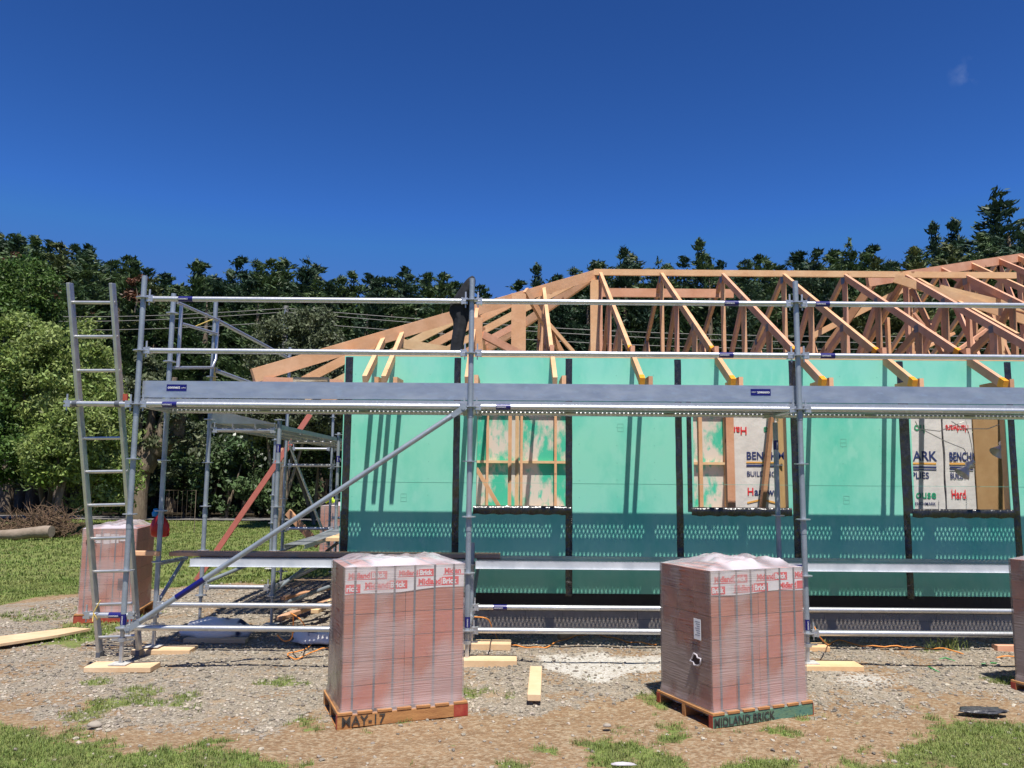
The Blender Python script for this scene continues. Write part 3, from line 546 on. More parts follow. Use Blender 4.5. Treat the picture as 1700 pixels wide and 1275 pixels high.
r = wrapped_pack(4.68, 5.095, 9.45, .46, 2.62, 'left white printed wrap in the third opening with the word ends ARK, PLIES and ouse', 9, [('ARK', .06, 1.42, .16, M_navy, .006, False), ('PLIES', .03, 1.21, .105, M_navy, .003, False), ('ouse', .07, .98, .14, M_greenp, .004, False), ('BENCHMARK', .03, .90, .05, M_navy, .001, False), ('ho', .22, 1.84, .14, M_greenp, .004, True)])
for z, m, h in ((1.375, M_gold, .022), (1.335, M_navy, .018), (1.308, M_navy, .012)): t = MB(); t.bb(.03, .33, -.0062, -.0054, z, z+h); t.build('printed_stripe', m, r)
r = wrapped_pack(5.10, 5.44, 9.42, .46, 2.62, 'right white printed wrap in the third opening beside the brown board', 5, [('BENCHM', .05, 1.42, .145, M_navy, .006, False), ('BUILDIN', .05, 1.21, .105, M_navy, .003, False), ('Hard', .05, .98, .15, M_red, .004, False), ('Hardware', .30, 1.84, .12, M_red, .004, True)])
for z, m, h in ((1.375, M_gold, .022), (1.335, M_navy, .018), (1.308, M_navy, .012)): t = MB(); t.bb(.05, .33, -.0062, -.0054, z, z+h); t.build('printed_stripe', m, r)
def board(name, x0, x1, y, z0, z1, th, m, label, cat):
    r = empty(name, (x0, y, z0), label, cat); t = MB(); t.bb(0, x1-x0, 0, th, 0, z1-z0); bevel(t.build('panel', m, r), .003)
    t = MB(); t.bb(.02, .06, -.0012, -.0002, .3, .34); t.build('sticker', M_white, r); return r
board('plywood_sheet', 3.15, 3.6, 9.5, .46, 2.62, .018, M_ply, 'tall brown sheet leaning at the right edge of the second opening', 'board')
board('cardboard_sheet', 5.445, 6.4, 9.4, .46, 2.62, .02, M_card, 'wide brown cardboard sheet at the right side of the third opening', 'board')
def lamp(p, label, rz):
    r = empty('work_lamp', p, label, 'lamp', 'metal work lamps hanging in the third opening', rz); pr = [(0, .045), (.03, .05), (.05, .03), (.08, .04), (.12, .065), (.15, .085), (.155, .087)]
    t = MB(); t.tube([(-d*.7, 0, -d*.75) for d, _ in pr], [q for _, q in pr], 16, False); t.build('shade', M_steelb, r); t = MB(); t.tube([(0, 0, 0), (.03, 0, .03)], .028, 10); t.build('socket', M_steelb, r)
    t = MB(); t.tube([(.03, 0, .03), (.03, .02, .2), (-.02, .03, .55), (.0, .0, .9)], .004, 5); t.build('cable', M_cable, r); return r
lamp(at(1612, 770, 8.9), 'metal work lamp hanging in the middle of the third opening', 0); lamp(at(1668, 735, 8.8), 'metal work lamp hanging at the right edge of the third opening', .3)
for i, (pts, lb) in enumerate((([(1520, 700), (1525, 712), (1560, 716), (1600, 700)], 'white cable looping under the lintel at the left of the third opening'), ([(1580, 700), (1600, 712), (1640, 712), (1690, 692)], 'white cable sagging across the top of the third opening'), ([(1535, 715), (1570, 733), (1600, 745), (1612, 765)], 'white cable running down to the hanging work lamp'))):
    t = MB(); t.tube([at(x, y, 8.75+.05*k) for k, (x, y) in enumerate(pts)], .005, 5); tag(t.build('hanging_cable', M_cable), lb, 'cable')

# ------------------------------------------------ scaffolding
scaf = empty('scaffolding', (-3.35, 7.1, 0), 'galvanised steel scaffolding with raised deck standing in front and left of the house', 'scaffolding')
INV = Matrix.Translation((3.35, -7.1, 0))
def SC(mb, name, m, par=None):
    o = mb.build(name, m, par or scaf)
    if par is None: o.matrix_parent_inverse = INV
    return o
RT = .0242
def rosette(x, y, z, n=20):
    t = MB(); t.tube([(x, y, z-.0045), (x, y, z+.0045)], .061, n); return t
def clamp(x, y, z, d):
    """ledger end wedge head on one side of a post, d = direction"""
    t = MB(); dx, dy = d; c = Vector((x+dx*.062, y+dy*.062, z)); ux = Vector((dx, dy, 0)); M = Matrix.Rotation(math.atan2(dy, dx), 3, 'Z')
    t.box(c+Vector((0, 0, .018)), (.050, .046, .020), M); t.box(c-Vector((0, 0, .018)), (.050, .046, .020), M); t.box(c+ux*.025, (.016, .05, .062), M); t.box(c-ux*.006+Vector((0, 0, .045)), (.014, .008, .085), M); t.box(c-ux*.006-Vector((0, 0, .045)), (.010, .008, .03), M); return t
ZR = [.33+.485*k for k in range(7)]
def post(x, y, z1, base=None, label=None, rings=ZR, m=M_galvp, zb=0.):
    t = MB(); t.tube([(x, y, .30+zb), (x, y, z1)], RT, 14)
    for z in (1.22, 2.22):
        if z < z1-.1: t.tube([(x, y, z-.045), (x, y, z+.045)], RT+.003, 14)
    p = SC(t, 'standard', m)
    for z in rings:
        if z < z1: SC(rosette(x, y, z), 'rosette', M_galv, p)
    if z1 > 3.3:
        t = MB(); t.tube([(x, y, z1-.2), (x, y, z1+.0)], RT-.004, 12); 
        for q in (.05, .13): t.tube([(x, y-RT-.001, z1-q), (x, y-RT+.004, z1-q)], .006, 8)
    # adjustable base jack
    zg = GH(x, y)+.05+zb; t = MB(); t.tube([(x, y, zg), (x, y, .34+zb)], .018, 12); t.tube([(x, y, .215+zb), (x, y, .245+zb)], .035, 10); t.bar((x-.08, y-.02, .23+zb), (x+.09, y+.02, .23+zb), .012, .014)
    SC(t, 'base_jack', M_galv, p); t = MB(); t.bb(x-.075, x+.075, y-.075, y+.075, zg-.004, zg+.003); SC(t, 'base_plate', M_dust, p)
    if label is not None:
        t = MB(); t.tube([(x, y, label-.045), (x, y, label+.045)], RT+.0012, 14, False); SC(t, 'sticker', M_blue, p)
        text('sticker_text', 'connect', .022, M_white, p, Matrix.Translation((x+.007, y-RT-.003, label-.04)) @ FRONT @ Matrix.Rotation(PI/2, 4, 'Z'))
    return p
PX = [-3.35, -.37, 2.57, 5.52]
for x in PX: post(x, 7.1, 3.44, label=.40)
post(-3.38, 7.8, 3.44); post(-.37, 7.8, 1.02, rings=ZR[:2]); post(2.58, 7.8, 2.2, label=1.98); post(5.52, 7.8, 2.2)
post(-3.41, 9.0, 3.62); post(-2.62, 9.0, 2.28, label=1.95); post(-3.41, 12.1, 3.6); post(-2.62, 12.1, 2.3, label=1.9); post(-3.41, 15.2, 2.9); post(-2.62, 15.2, 2.3); post(-4.2, 14.2, 2.3)
def ledger(a, b, name='ledger', r=RT, heads=True, sticker=None, txt='connect'):
    a, b = Vector(a), Vector(b); t = MB(); d = (b-a).normalized(); t.tube([a+d*.05, b-d*.05] if heads else [a, b], r, 14); o = SC(t, name, M_galv)
    if heads:
        for p, s in ((a, 1), (b, -1)): SC(clamp(p.x, p.y, p.z, (d.x*s, d.y*s)), 'wedge_head', M_galv, o)
    if sticker is not None:
        c = a.lerp(b, sticker); t = MB(); t.tube([c-d*.065, c+d*.065], r+.0012, 14, False); SC(t, 'sticker', M_blue, o)
        text('sticker_text', txt, .026, M_white, o, fr_at(c.x-.06, c.y-r-.003, c.z-.009))
    return o
for i in range(3):
    a, b = PX[i], PX[i+1]
    for z, s in ((3.23, (.13, .80, .08)[i]), (2.755, (None, .78, .09)[i]), (2.27, (.10, .10, None)[i]), (.33, None)): ledger((a, 7.1, z), (b, 7.1, z), sticker=s)
    ledger((a-.02, 7.705, .43), (b-.01, 7.705, .43), sticker=(None, .1, None)[i]); ledger((a-.02, 7.8, 2.27), (b-.01, 7.8, 2.27))
for x in PX:
    ledger((x, 7.1, 2.27), (x, 7.8, 2.27), 'transom'); ledger((x, 7.1, .33), (x, 7.8, .33), 'transom')
o = ledger((-4.03, 7.1, 2.27), (-3.35, 7.1, 2.27), 'outrigger_tube'); o = ledger((-3.74, 7.12, .43), (-3.22, 7.12, .43), 'outrigger_tube', sticker=.62)
# long diagonal brace with flattened ends
a, b = Vector((-3.27, 7.03, .33)), Vector((-.43, 7.03, 2.25)); d = (b-a).normalized(); t = MB(); t.tube([a+d*.16, b-d*.16], RT-.001, 14); o = SC(t, 'diagonal_brace', M_galvp)
for p, s in ((a, 1), (b, -1)):
    t = MB(); t.bar(p-d*s*.03, p+d*s*.17, .014, .05, (0, 0, 1)); t.tube([p+d*s*.12, p+d*s*.20], [.020, RT], 12); t.tube([p+Vector((0, -.014, 0)), p+Vector((0, .05, 0))], .016, 10); SC(t, 'brace_end', M_galvp, o)
c = a+d*.62; t = MB(); t.tube([c-d*.14, c+d*.14], RT+.0015, 14, False); SC(t, 'sticker', M_blue, o)
# top deck: toe boards and perforated planks
def plank(x0, x1, y0, y1, z, par=None, alongy=False, zd=.05, name='deck_plank'):
    me = bpy.data.meshes.new(name); L_ = (y1-y0) if alongy else (x1-x0)
    vs = [(x0, y0, z), (x1, y0, z), (x1, y1, z), (x0, y1, z)]; fs = [(0, 1, 2, 3)]
    uv = [(x0, y0), (x1, y0), (x1, y1), (x0, y1)] if not alongy else [(y0, x0), (y0, x1), (y1, x1), (y1, x0)]
    me.from_pydata(vs, [], fs); u = me.uv_layers.new(name='UVMap')
    for l, q in zip(u.data, uv): l.uv = (q[0]-(0 if alongy else x0), q[1]-((x0 if alongy else y0)))
    me.materials.append(M_perf); o = bpy.data.objects.new(name, me); COL.objects.link(o); o.parent = scaf; o.matrix_parent_inverse = INV
    t = MB(); e = .003
    if alongy: t.bb(x0, x0+e, y0, y1, z-zd, z+.001); t.bb(x1-e, x1, y0, y1, z-zd, z+.001); t.bb(x0+e, x0+.018, y0, y1, z-zd, z-zd+e); t.bb(x1-.018, x1-e, y0, y1, z-zd, z-zd+e)
    else: t.bb(x0, x1, y0, y0+e, z-zd, z+.001); t.bb(x0, x1, y1-e, y1, z-zd, z+.001); t.bb(x0, x1, y0+e, y0+.018, z-zd, z-zd+e); t.bb(x0, x1, y1-.018, y1-e, z-zd, z-zd+e)
    for k in range(1, int(L_/.98)+1):
        q = k*.98-.05
        if alongy: t.bb(x0+e, x1-e, y0+q, y0+q+.03, z-.03, z-.002)
        else: t.bb(x0+q, x0+q+.03, y0+e, y1-e, z-.03, z-.002)
    SC(t, 'side_rail', M_galv, o); return o
for i in range(3):
    a, b = PX[i]+.0005, PX[i+1]-.0005
    t = MB(); x0, x1 = PX[i]+.001+(.02 if i == 0 else .0), PX[i+1]-.001; t.bb(x0, x1, 7.142, 7.146, 2.335, 2.487); t.bb(x0, x1, 7.146, 7.165, 2.484, 2.487); t.bb(x0, x1, 7.146, 7.165, 2.335, 2.338); o = SC(t, 'toe_board', M_toe)
    if i < 2:
        cx = -3.02 if i == 0 else 2.24; t = MB(); t.bb(cx-.09, cx+.09, 7.1395, 7.1415, 2.395, 2.455); SC(t, 'sticker', M_blue, o)
        text('sticker_text', 'connect', .034, M_white, o, fr_at(cx-.08 if i == 0 else cx+.08, 7.1385, 2.418 if i == 0 else 2.432, i == 1), .0007); text('sticker_text', 'scaffold', .014, M_white, o, fr_at(cx+.04 if i == 0 else cx-.04, 7.1385, 2.42 if i == 0 else 2.43, i == 1))
    for k in range(4): plank(a, b, 7.135+k*.235, 7.135+k*.235+.229, 2.325)
# side return deck
for k in range(3): plank(-3.38+k*.25, -3.38+k*.25+.245, 8.95, 12.15, 2.22, alongy=True); plank(-3.38+k*.25, -3.38+k*.25+.245, 12.25, 15.3, 2.22, alongy=True)
for z in (2.15,): ledger((-3.41, 9, z), (-2.62, 9, z)); ledger((-3.41, 12.1, z), (-2.62, 12.1, z)); ledger((-3.41, 15.2, z), (-2.62, 15.2, z))
for z0, z1 in ((3.42, 3.42), (2.84, 2.84)): ledger((-3.41, 9, z0), (-3.41, 12.1, z1), 'guard_rail')
t = MB(); t.bb(-3.43, -3.41, 9.05, 12.05, 2.24, 2.39); SC(t, 'toe_board', M_toe)
g = MB(); A_, B_ = Vector((-3.37, 7.86, 3.40)), Vector((-3.37, 8.95, 3.40))
g.tube([(-3.36, 7.84, 3.36), (-3.36, 8.95, 3.40)], .017, 10); g.tube([(-3.36, 7.84, 2.70), (-3.36, 8.85, 2.84), (-3.36, 8.95, 2.95), (-3.36, 8.96, 3.4)], .017, 10); g.tube([(-3.36, 7.95, 2.71), (-3.36, 7.95, 3.36)], .018, 10); g.tube([(-3.36, 7.98, 3.17), (-3.36, 8.93, 3.24)], .017, 10); SC(g, 'end_gate', M_galv)
# low platform on the inner brackets
for i, (a, b) in enumerate(((-3.02, -.40), (-.33, 2.52), (2.62, 5.5))):
    plank(a, b, 7.665, 7.93, .86, zd=.065, name='low_deck_plank'); plank(a, b, 7.94, 8.2, .86, zd=.065, name='low_deck_plank')
    t = MB(); t.bb(a, b, 7.655, 7.658, .795, .862); t.bb(a, b, 7.625, 7.655, .792, .795); o = SC(t, 'plank_edge', M_edge)
    if i == 2: t = MB(); t.bb(a+.02, a+.16, 7.6520, 7.6540, .81, .85); SC(t, 'sticker', M_blue, o); text('sticker_text', 'connect', .026, M_white, o, fr_at(a+.03, 7.651, .825))
for x in (-3.38, -.37, 2.58, 5.52):
    t = MB(); t.tube([(x, 7.8, .80), (x+.06, 8.33, .80)], .02, 8); t.tube([(x, 7.8, .40), (x+.05, 8.28, .79)], .018, 8); SC(t, 'hop_up_bracket', M_galvp)
ledger((-3.41, 9, .42), (-2.62, 9, .42)); ledger((-2.62, 9, .42), (-2.62, 12.1, .42)); ledger((-3.41, 12.1, .86), (-2.62, 12.1, .86)); ledger((-2.62, 12.1, .86), (-2.62, 15.2, .86)); ledger((-3.41, 12.1, 1.8), (-2.62, 12.1, 1.8)); ledger((-3.41, 15.2, .86), (-2.62, 15.2, .86)); ledger((-3.41, 15.2, 2.15), (-4.2, 15.2, 2.15))
def brace(a, b, m=M_galvp): t = MB(); t.tube([a, b], .021, 10); SC(t, 'side_brace', m)
brace((-3.41, 9.03, .45), (-2.62, 11.9, .86)); brace((-2.64, 9.0, .35), (-2.3, 11.8, .85)); brace((-3.36, 12.1, 2.1), (-2.7, 12.3, .45), M_galv); brace((-3.3, 15.2, 2.0), (-2.5, 15.2, 1.2))
for k in range(3): plank(-2.6+k*.25, -2.6+k*.25+.24, 9.3, 14.5, .86, alongy=True, name='side_deck_plank') if k == 0 else None
for k in range(2): t = MB(); t.bb(-2.33+k*.24, -2.11+k*.24, 10.2, 14.6, .83, .87); SC(t, 'timber_board', M_wood['pale'])
# timber plank lying on the low deck (separate thing)
def thing_board(name, label, cat, mb, m, part='board', group=None, bv=.004):
    o = mb.build(name, m); tag(o, label, cat, group)
    if bv: bevel(o, bv)
    return o
t = MB(); t.bb(-3.30, -.10, 7.84, 8.03, .866, .905); thing_board('scaffold_board', 'long brown timber board lying on the low scaffold platform', 'board', t, M_wood['dark'])
t = MB(); t.bar((-3.62, 7.75, .90), (-3.35, 7.75, .90), .04, .045); thing_board('timber_block', 'short orange timber block end beside the left inner post', 'timber', t, M_wood['pine'])

# ------------------------------------------------ ladder
lad = empty('ladder', (-3.72, 7.55, 0), 'tall aluminium ladder leaning against the scaffold outrigger tube', 'ladder')
LT = lambda s, x: Vector((-3.735+x*.001+(-3.75+3.735)*0, 7.60-.195*s, 3.36*s))
L0, L1 = Vector((-3.76, 7.56, -.01)), Vector((-3.955, 6.97, 3.34)); R0, R1 = Vector((-3.40, 7.56, .01)), Vector((-3.575, 6.97, 3.34)); off = Vector((3.72, -7.55, 0))
for a, b in ((L0, L1), (R0, R1)):
    t = MB(); t.bar(a+off, b+off, .030, .075, (0, 1, .17)); bevel(t.build('rail', M_alu, lad), .004); 
for k in range(11):
    s = (.17+.3*k)/3.34; a = L0.lerp(L1, s)+off; b = R0.lerp(R1, s)+off; t = MB(); t.tube([a, b+Vector((.018, 0, 0))], .0155, 10); t.build('rung', M_alu, lad)
for a in (L0, R0): t = MB(); t.box(a+off+Vector((0, 0, .015)), (.038, .09, .05)); t.build('foot', M_strap, lad)
for x in (-3.90, -3.52):
    t = MB(); t.tube([(x-.02, 7.1, 2.27), (x+.02, 7.1, 2.27)], RT+.006, 12); t.tube([(x+.015, 7.10, 2.27), (x+.03, 7.12, 2.30), (x+.01, 7.18, 2.28)], .012, 8); tag(t.build('ladder_tie', M_strap), 'black tie wrapped round the outrigger tube at the %s ladder rail' % ('left' if x < -3.7 else 'right'), 'tie', 'ladder ties')
t = MB(); t.tube([(-3.55, 7.08, .56), (-3.6, 7.08, .46), (-3.61, 7.09, .38), (-3.56, 7.07, .40), (-3.60, 7.08, .45)], .005, 6); tag(t.build('twine', M_yrope), 'yellow twine tied round the low outrigger tube at the ladder', 'twine')
t = MB(); t.tube([(-3.65, 8.98, 3.32), (-3.45, 8.96, 3.40), (-3.38, 8.97, 3.42), (-3.36, 8.97, 3.3), (-3.37, 8.97, 3.14), (-3.39, 8.97, 3.05)], .006, 6); tag(t.build('twine', M_yrope), 'yellow twine knotted at the top rail of the end gate', 'twine')
t = MB(); t.tube([(-3.37, 8.96, 2.86), (-3.38, 8.96, 2.7), (-3.45, 8.96, 2.6), (-3.43, 8.96, 2.5), (-3.36, 8.96, 2.58), (-3.36, 8.96, 2.8)], .006, 6); tag(t.build('twine', M_yrope), 'yellow twine dangling from the lower rail of the end gate', 'twine')

# timber pads under the posts
def pad(x0, x1, y0, y1, label, th=.045, m='pad', rz=0.):
    cx, cy = (x0+x1)/2, (y0+y1)/2; z = GH(cx, cy); r = empty('timber_pad', (cx, cy, z-.006), label, 'timber', 'timber pads and offcuts on the gravel', rz)
    t = MB(); t.box((0, 0, th/2+.003), (x1-x0, y1-y0, th)); bevel(t.build('board', M_wood[m], r), .004); return r
def opad(o_x, o_y, L_, D_, label, **k): return pad(o_x-L_/2, o_x+L_/2, o_y-D_/2, o_y+D_/2, label, **k)
opad(-3.33, 7.1, .56, .22, 'timber pad under the front left scaffold post', rz=.03); opad(-3.27, 7.8, .54, .22, 'timber pad under the inner left scaffold post beside the ladder foot', rz=.04); opad(-2.95, 8.25, .62, .1, 'timber pad behind the second left pad, beside the white wrap')
opad(-.22, 7.1, .56, .22, 'timber pad under the middle front scaffold post', th=.06); opad(-.24, 7.8, .5, .2, 'timber pad under the middle inner scaffold post', th=.06)
opad(2.72, 7.1, .56, .24, 'brown timber pad under the right front scaffold post', m='pale'); opad(2.75, 7.8, .5, .2, 'timber pad under the right inner scaffold post', m='pale')
g_ = gr(1664, 1089); opad(g_.x+.05, g_.y, .24, .1, 'short pink timber offcut beside the far right brick pack', m='pink', th=.06)
a = gr(1600, 1, 0) if False else None
g0, g1 = gr(882, 1170), gr(890, 1122); t = MB(); t.bar((g0.x+.02, g0.y, .05), (g1.x, g1.y+.02, .05), .10, .05); thing_board('timber_offcut', 'short pale timber offcut lying on the gravel between the two front brick packs', 'timber', t, M_wood['pad'])
pl = [gr(-20, 1078), gr(0, 1062), gr(120, 1047), gr(150, 1049), gr(96, 1060)]; t = MB(); vs = [(p.x, p.y, z) for z in (.01, .035) for p in pl]; n5 = len(pl); t.add(vs, [tuple(range(n5))[::-1], tuple(range(n5, 2*n5))]+[(k, (k+1) % n5, (k+1) % n5+n5, k+n5) for k in range(n5)])
o = thing_board('plywood_offcut', 'long pointed yellow plywood strip lying at the left edge of the gravel', 'plywood', t, M_wood['pad'], bv=0)
g_ = gr(860, 1064); t = MB(); t.tube([gr(928, 1068)+Vector((0, 0, .05)), gr(950, 1066)+Vector((0, .0, .05))], .042, 16, True); tag(t.build('cardboard_tube', M_card), 'short cardboard tube lying on the white powder', 'tube')

# ------------------------------------------------ pallets with wrapped brick packs
def pallet(name, p0, p1, D, front, ends, label, stencil=None, H_=.115):
    p0, p1 = Vector(p0), Vector(p1); d = p1-p0; L_ = d.length; rz = math.atan2(d.y, d.x); z = GH(p0.x+.3, p0.y+.3)-.012
    r = empty('pallet', (p0.x, p0.y, z), label, 'pallet', 'pallets under the brick packs', rz)
    for k, y in enumerate((0, D/2-.02, D-.04)):
        t = MB(); t.bb(0, L_, y, y+.04, .016, H_-.018); bevel(t.build('bearer', front if k == 0 else M_pal, r), .003)
    for k in range(7):
        x = .0+k*(L_-.1)/6; t = MB(); t.bb(x, x+.1, -.004, D+.004, H_-.0175, H_); bevel(t.build('deck_board', M_pal, r), .002)
    for x in (0, L_/2-.05, L_-.1): t = MB(); t.bb(x, x+.1, -.002, D+.002, -.002, .0155); t.build('bottom_board', M_pal, r)
    for y in ((-.003, .038, -.004), ) if ends == 1 else ((-.003, .038, 0), (D-.038, D+.003, 0)):
        t = MB(); t.bb(-.003, .0, y[0], y[1], .014, H_-.016); t.build('painted_end', M_redp, r)
    t = MB(); t.bb(L_, L_+.003, -.003, .04, .014, H_-.016); 
    if ends == 1: t.bb(L_-.1, L_, -.0035, -.0005, .018, H_-.02)
    t.build('painted_end', M_redp, r)
    if stencil: text('stencil', stencil[0], stencil[1], M_ink, r, fr_at(stencil[2], -.0052, .028), .0009, sx=stencil[3])
    return r, L_, rz, z+H_
def brick_pack(r0, L_, D, label, band=True, hole=False, paper=False, Hh=.94, seed=0, nstrap=6, scribble=False, whites=False, straps=True, ins=.03, topamp=1.):
    rs = random.Random(seed); loc = r0.location; rz = r0.rotation_euler.z; o = Vector((ins, ins, .118)); o.rotate(Matrix.Rotation(rz, 3, 'Z'))
    r = empty('brick_pack', loc+o, label, 'bricks', 'shrink wrapped packs of red bricks', rz); l, d = L_-2*ins, D-2*ins
    rows_ = 6; rh = Hh/rows_; t = MB()
    for j in range(rows_):
        cols = 4 if j % 2 == 0 else 4; w_ = l/cols; sh = 0
        for i in range(cols):
            jj = rs.uniform(-.002, .002)
            for k in range(3): t.bb(i*w_+.0022+sh, (i+1)*w_-.0022+sh, k*d/3+.002+jj, (k+1)*d/3-.002+jj, j*rh+.0022, (j+1)*rh-.0022)
    t.build('brick_stack', M_brick, r)
    # film round the sides, clear except for shade tinted into the left face
    off_ = .007; per = [(-off_, -off_), (l+off_, -off_), (l+off_, d+off_), (-off_, d+off_)]; NP = 30; nz = 60; ring = []
    for k in range(4):
        a, b = Vector(per[k]), Vector(per[(k+1) % 4])
        for i in range(NP): ring.append((a.lerp(b, i/NP), k, i/NP))
    vs, fs = [], []; n = len(ring); nor = [(0, -1), (1, 0), (0, 1), (-1, 0)]
    for j in range(nz+1):
        z = -.03+(Hh+.035)*j/nz
        for p, k, u in ring:
            e = .0012*abs(noise.noise(Vector((p.x*3+seed, p.y*3, z*26))))+.004*noise.noise(Vector((p.x*9, p.y*9+seed, z*7))); e *= math.sin(PI*min(max(u, .04), .96))
            flare = .02*max(0, 1-j/5.)
            vs.append((p.x+nor[k][0]*(e+flare), p.y+nor[k][1]*(e+flare), z))
    t = MB(); f2 = []
    for j in range(nz):
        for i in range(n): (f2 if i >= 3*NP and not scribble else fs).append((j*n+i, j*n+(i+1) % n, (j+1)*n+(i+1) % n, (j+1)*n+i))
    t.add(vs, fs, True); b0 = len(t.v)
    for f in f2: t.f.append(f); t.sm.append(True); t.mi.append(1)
    t.build('stretch_wrap', [M_wrap, M_wrapshade], r)
    # crumpled top sheet
    vs, fs = [], []; N = 44
    for j in range(N+1):
        for i in range(N+1):
            u, v = i/N, j/N; x, y = -.008+(l+.016)*u, -.008+(d+.016)*v; e = min(1, 6*min(u, 1-u, v, 1-v)); q = Vector((x*4.5+seed*3, y*4.5, seed))
            rid = 1-abs(noise.noise(q))*2.2; h = .002+topamp*e*(.028+.05*max(0, rid)*(.5+noise.noise(q*.45+Vector((5, 0, 0))))+.018*abs(noise.noise(q*2.3))+.005*noise.noise(q*6))
            if hole: h += e*.030*math.exp(-((u-.40)/.12)**2)+e*.018*math.exp(-((u-.85)/.07)**2)
            vs.append((x, y, Hh+max(h, .003)))
    for j in range(N):
        for i in range(N): a = j*(N+1)+i; fs.append((a, a+1, a+N+2, a+N+1))
    t = MB(); t.add(vs, fs, True); t.build('wrap_top', M_wraptop, r)
    if straps:
        for k in range(nstrap):
            x = l*(.09+.82*k/(nstrap-1))+rs.uniform(-.012, .012); t = MB(); t.bb(x-.0075, x+.0075, -.0035, -.0015, -.005, Hh+.002); t.bb(x-.0075, x+.0075, -.0035, d+.003, Hh+.002, Hh+.004); t.build('strap', M_strap, r)
    if band:
        bz0, bz1 = Hh-.155, Hh+.001; t = MB(); vs, fs = [], []; nb = 20
        for i in range(nb+1):
            u = i/nb; e = .006*math.sin(u*9+seed)-.03*(1-u)*(1 if seed == 1 else .4); vs += [(l*u, -.0012, bz0+e), (l*u, -.0012, bz1)]
        t.add(vs, [(2*i, 2*i+2, 2*i+3, 2*i+1) for i in range(nb)]); b_ = t.build('printed_band', M_band, r)
        def brand(x, z, s=.052, words=('Midland', 'Brick')):
            if words[0]:
                if x > l-.05: return
                o = text('band_text', words[0], s*1.12, M_red, b_, fr_at(x, -.0020, z), .0022, sx=.93); xx = x+max(v.co.x for v in o.data.vertices)-x+.006
                if xx > l: 
                    bpy.data.objects.remove(o); o = text('band_text', words[0][:max(1, int(7*(l-x)/(xx-x)))], s*1.12, M_red, b_, fr_at(x, -.0020, z), .0022, sx=.93); xx = l
                t = MB(); t.bb(x-.008, min(xx, l)-.001, -.0019, -.0013, z-.012, z-.007); t.build('band_line', M_red, b_)
            else: xx = x
            wb = s*2.55*len(words[1])/5.; x1_ = min(xx+wb, l-.001)
            if xx < l-.02:
                t = MB(); t.bb(xx, x1_, -.0019, -.0013, z-.012, z+s*.93); t.build('band_box', M_red, b_)
                if xx+wb <= l+.01: text('band_text', words[1], s*1.08, M_white, b_, fr_at(xx+.006, -.0028, z), .0020, sx=.90)
                elif xx+wb*.5 < l: text('band_text', words[1][:2], s*1.08, M_white, b_, fr_at(xx+.006, -.0028, z), .0020, sx=.90)
        if seed == 1: brand(.003, bz0-.005, .05, ('', 'rick')); brand(.135, bz0+.012, .050); brand(.51, bz0+.024, .050); brand(.02, bz0+.082, .045); brand(.37, bz0+.09, .042); brand(.70, bz0+.094, .045)
        else: brand(.003, bz0+.008, .046, ('', 'Brick')); brand(.20, bz0+.012, .050); brand(.60, bz0+.016, .048); brand(.03, bz0+.080, .048); brand(.40, bz0+.084, .046); brand(.745, bz0+.088, .046)
    if paper: 
        t = MB(); t.bb(-.0165, -.0145, .10, .18, Hh-.48, Hh-.34); pp = t.build('paper_label', M_white, r)
        t = MB()
        for k in range(7): t.bb(-.0172, -.0167, .11, .165-.01*(k % 3), Hh-.36-k*.015, Hh-.357-k*.015)
        t.build('print_line', M_strap, pp)
    if hole:
        t = MB(); c = Vector((-.017, .16, Hh-.62)); n_ = 14; rr = [rs.uniform(.7, 1.3) for _ in range(n_)]
        t.add([c+Vector((0, math.cos(2*PI*k/n_)*.045*rr[k], math.sin(2*PI*k/n_)*.028*rr[k])) for k in range(n_)], [tuple(range(n_))]); t.build('torn_hole_shade', mat('hole_shade', (.05, .03, .025), .9), r)  # flat dark patch: shade inside the tear painted as colour
        t = MB(); t.tube([c+Vector((-.004-.004*math.sin(k*3), math.cos(2*PI*k/n_)*.05*rr[k % n_], math.sin(2*PI*k/n_)*.032*rr[k % n_])) for k in range(n_+1)], .006, 6); t.build('torn_film', M_wraptop, r)
    if whites:
        for x0, x1, z0, z1 in ((.14, .22, .78, .88), (.23, .30, .77, .89), (.31, .40, .78, .88), (.41, .5, .80, .87)):
            t = MB(); t.bb(x0*l/.6, x1*l/.6, -.0014, -.0006, z0, z1); t.build('paper_label', M_band, r)
        for x0 in (.10, .42): t = MB(); t.bb(x0*l/.6, (x0+.12)*l/.6, -.0014, -.0006, .25, .38); t.build('dark_brick_face', mat('dark_brick', (.07, .04, .045), .8), r)
    if scribble: text('marker_word', 'Fixx', .07, M_ink, r, fr_at(.035, -.0165, .77))
    return r
pA, LA, _, _ = pallet('a', (-1.14, 5.50, 0), (-.295, 5.83, 0), .62, M_pal, 1, 'orange stained pallet stencilled MAY-17 under the left front brick pack', ('MAY-17', .088, .025, 1.0))
brick_pack(pA, LA, .62, 'wrapped brick pack with white and red printed band on the MAY-17 pallet', seed=1)
pB, LB, _, _ = pallet('b', (1.365, 5.58, 0), (2.17, 5.93, 0), .66, M_palg, 2, 'green fronted pallet stencilled MIDLAND BRICK under the right front brick pack', ('MIDLAND BRICK', .080, .008, .86))
brick_pack(pB, LB, .66, 'wrapped brick pack with torn film and paper label on the green pallet', hole=True, paper=True, seed=2, Hh=.93, topamp=.8)
pC, LC, _, _ = pallet('c', (4.20, 5.98, 0), (5.05, 6.3, 0), .62, M_pal, 2, 'red ended pallet cut off by the right edge of the photo')
brick_pack(pC, LC, .62, 'wrapped brick pack cut off by the right edge of the photo', seed=4)
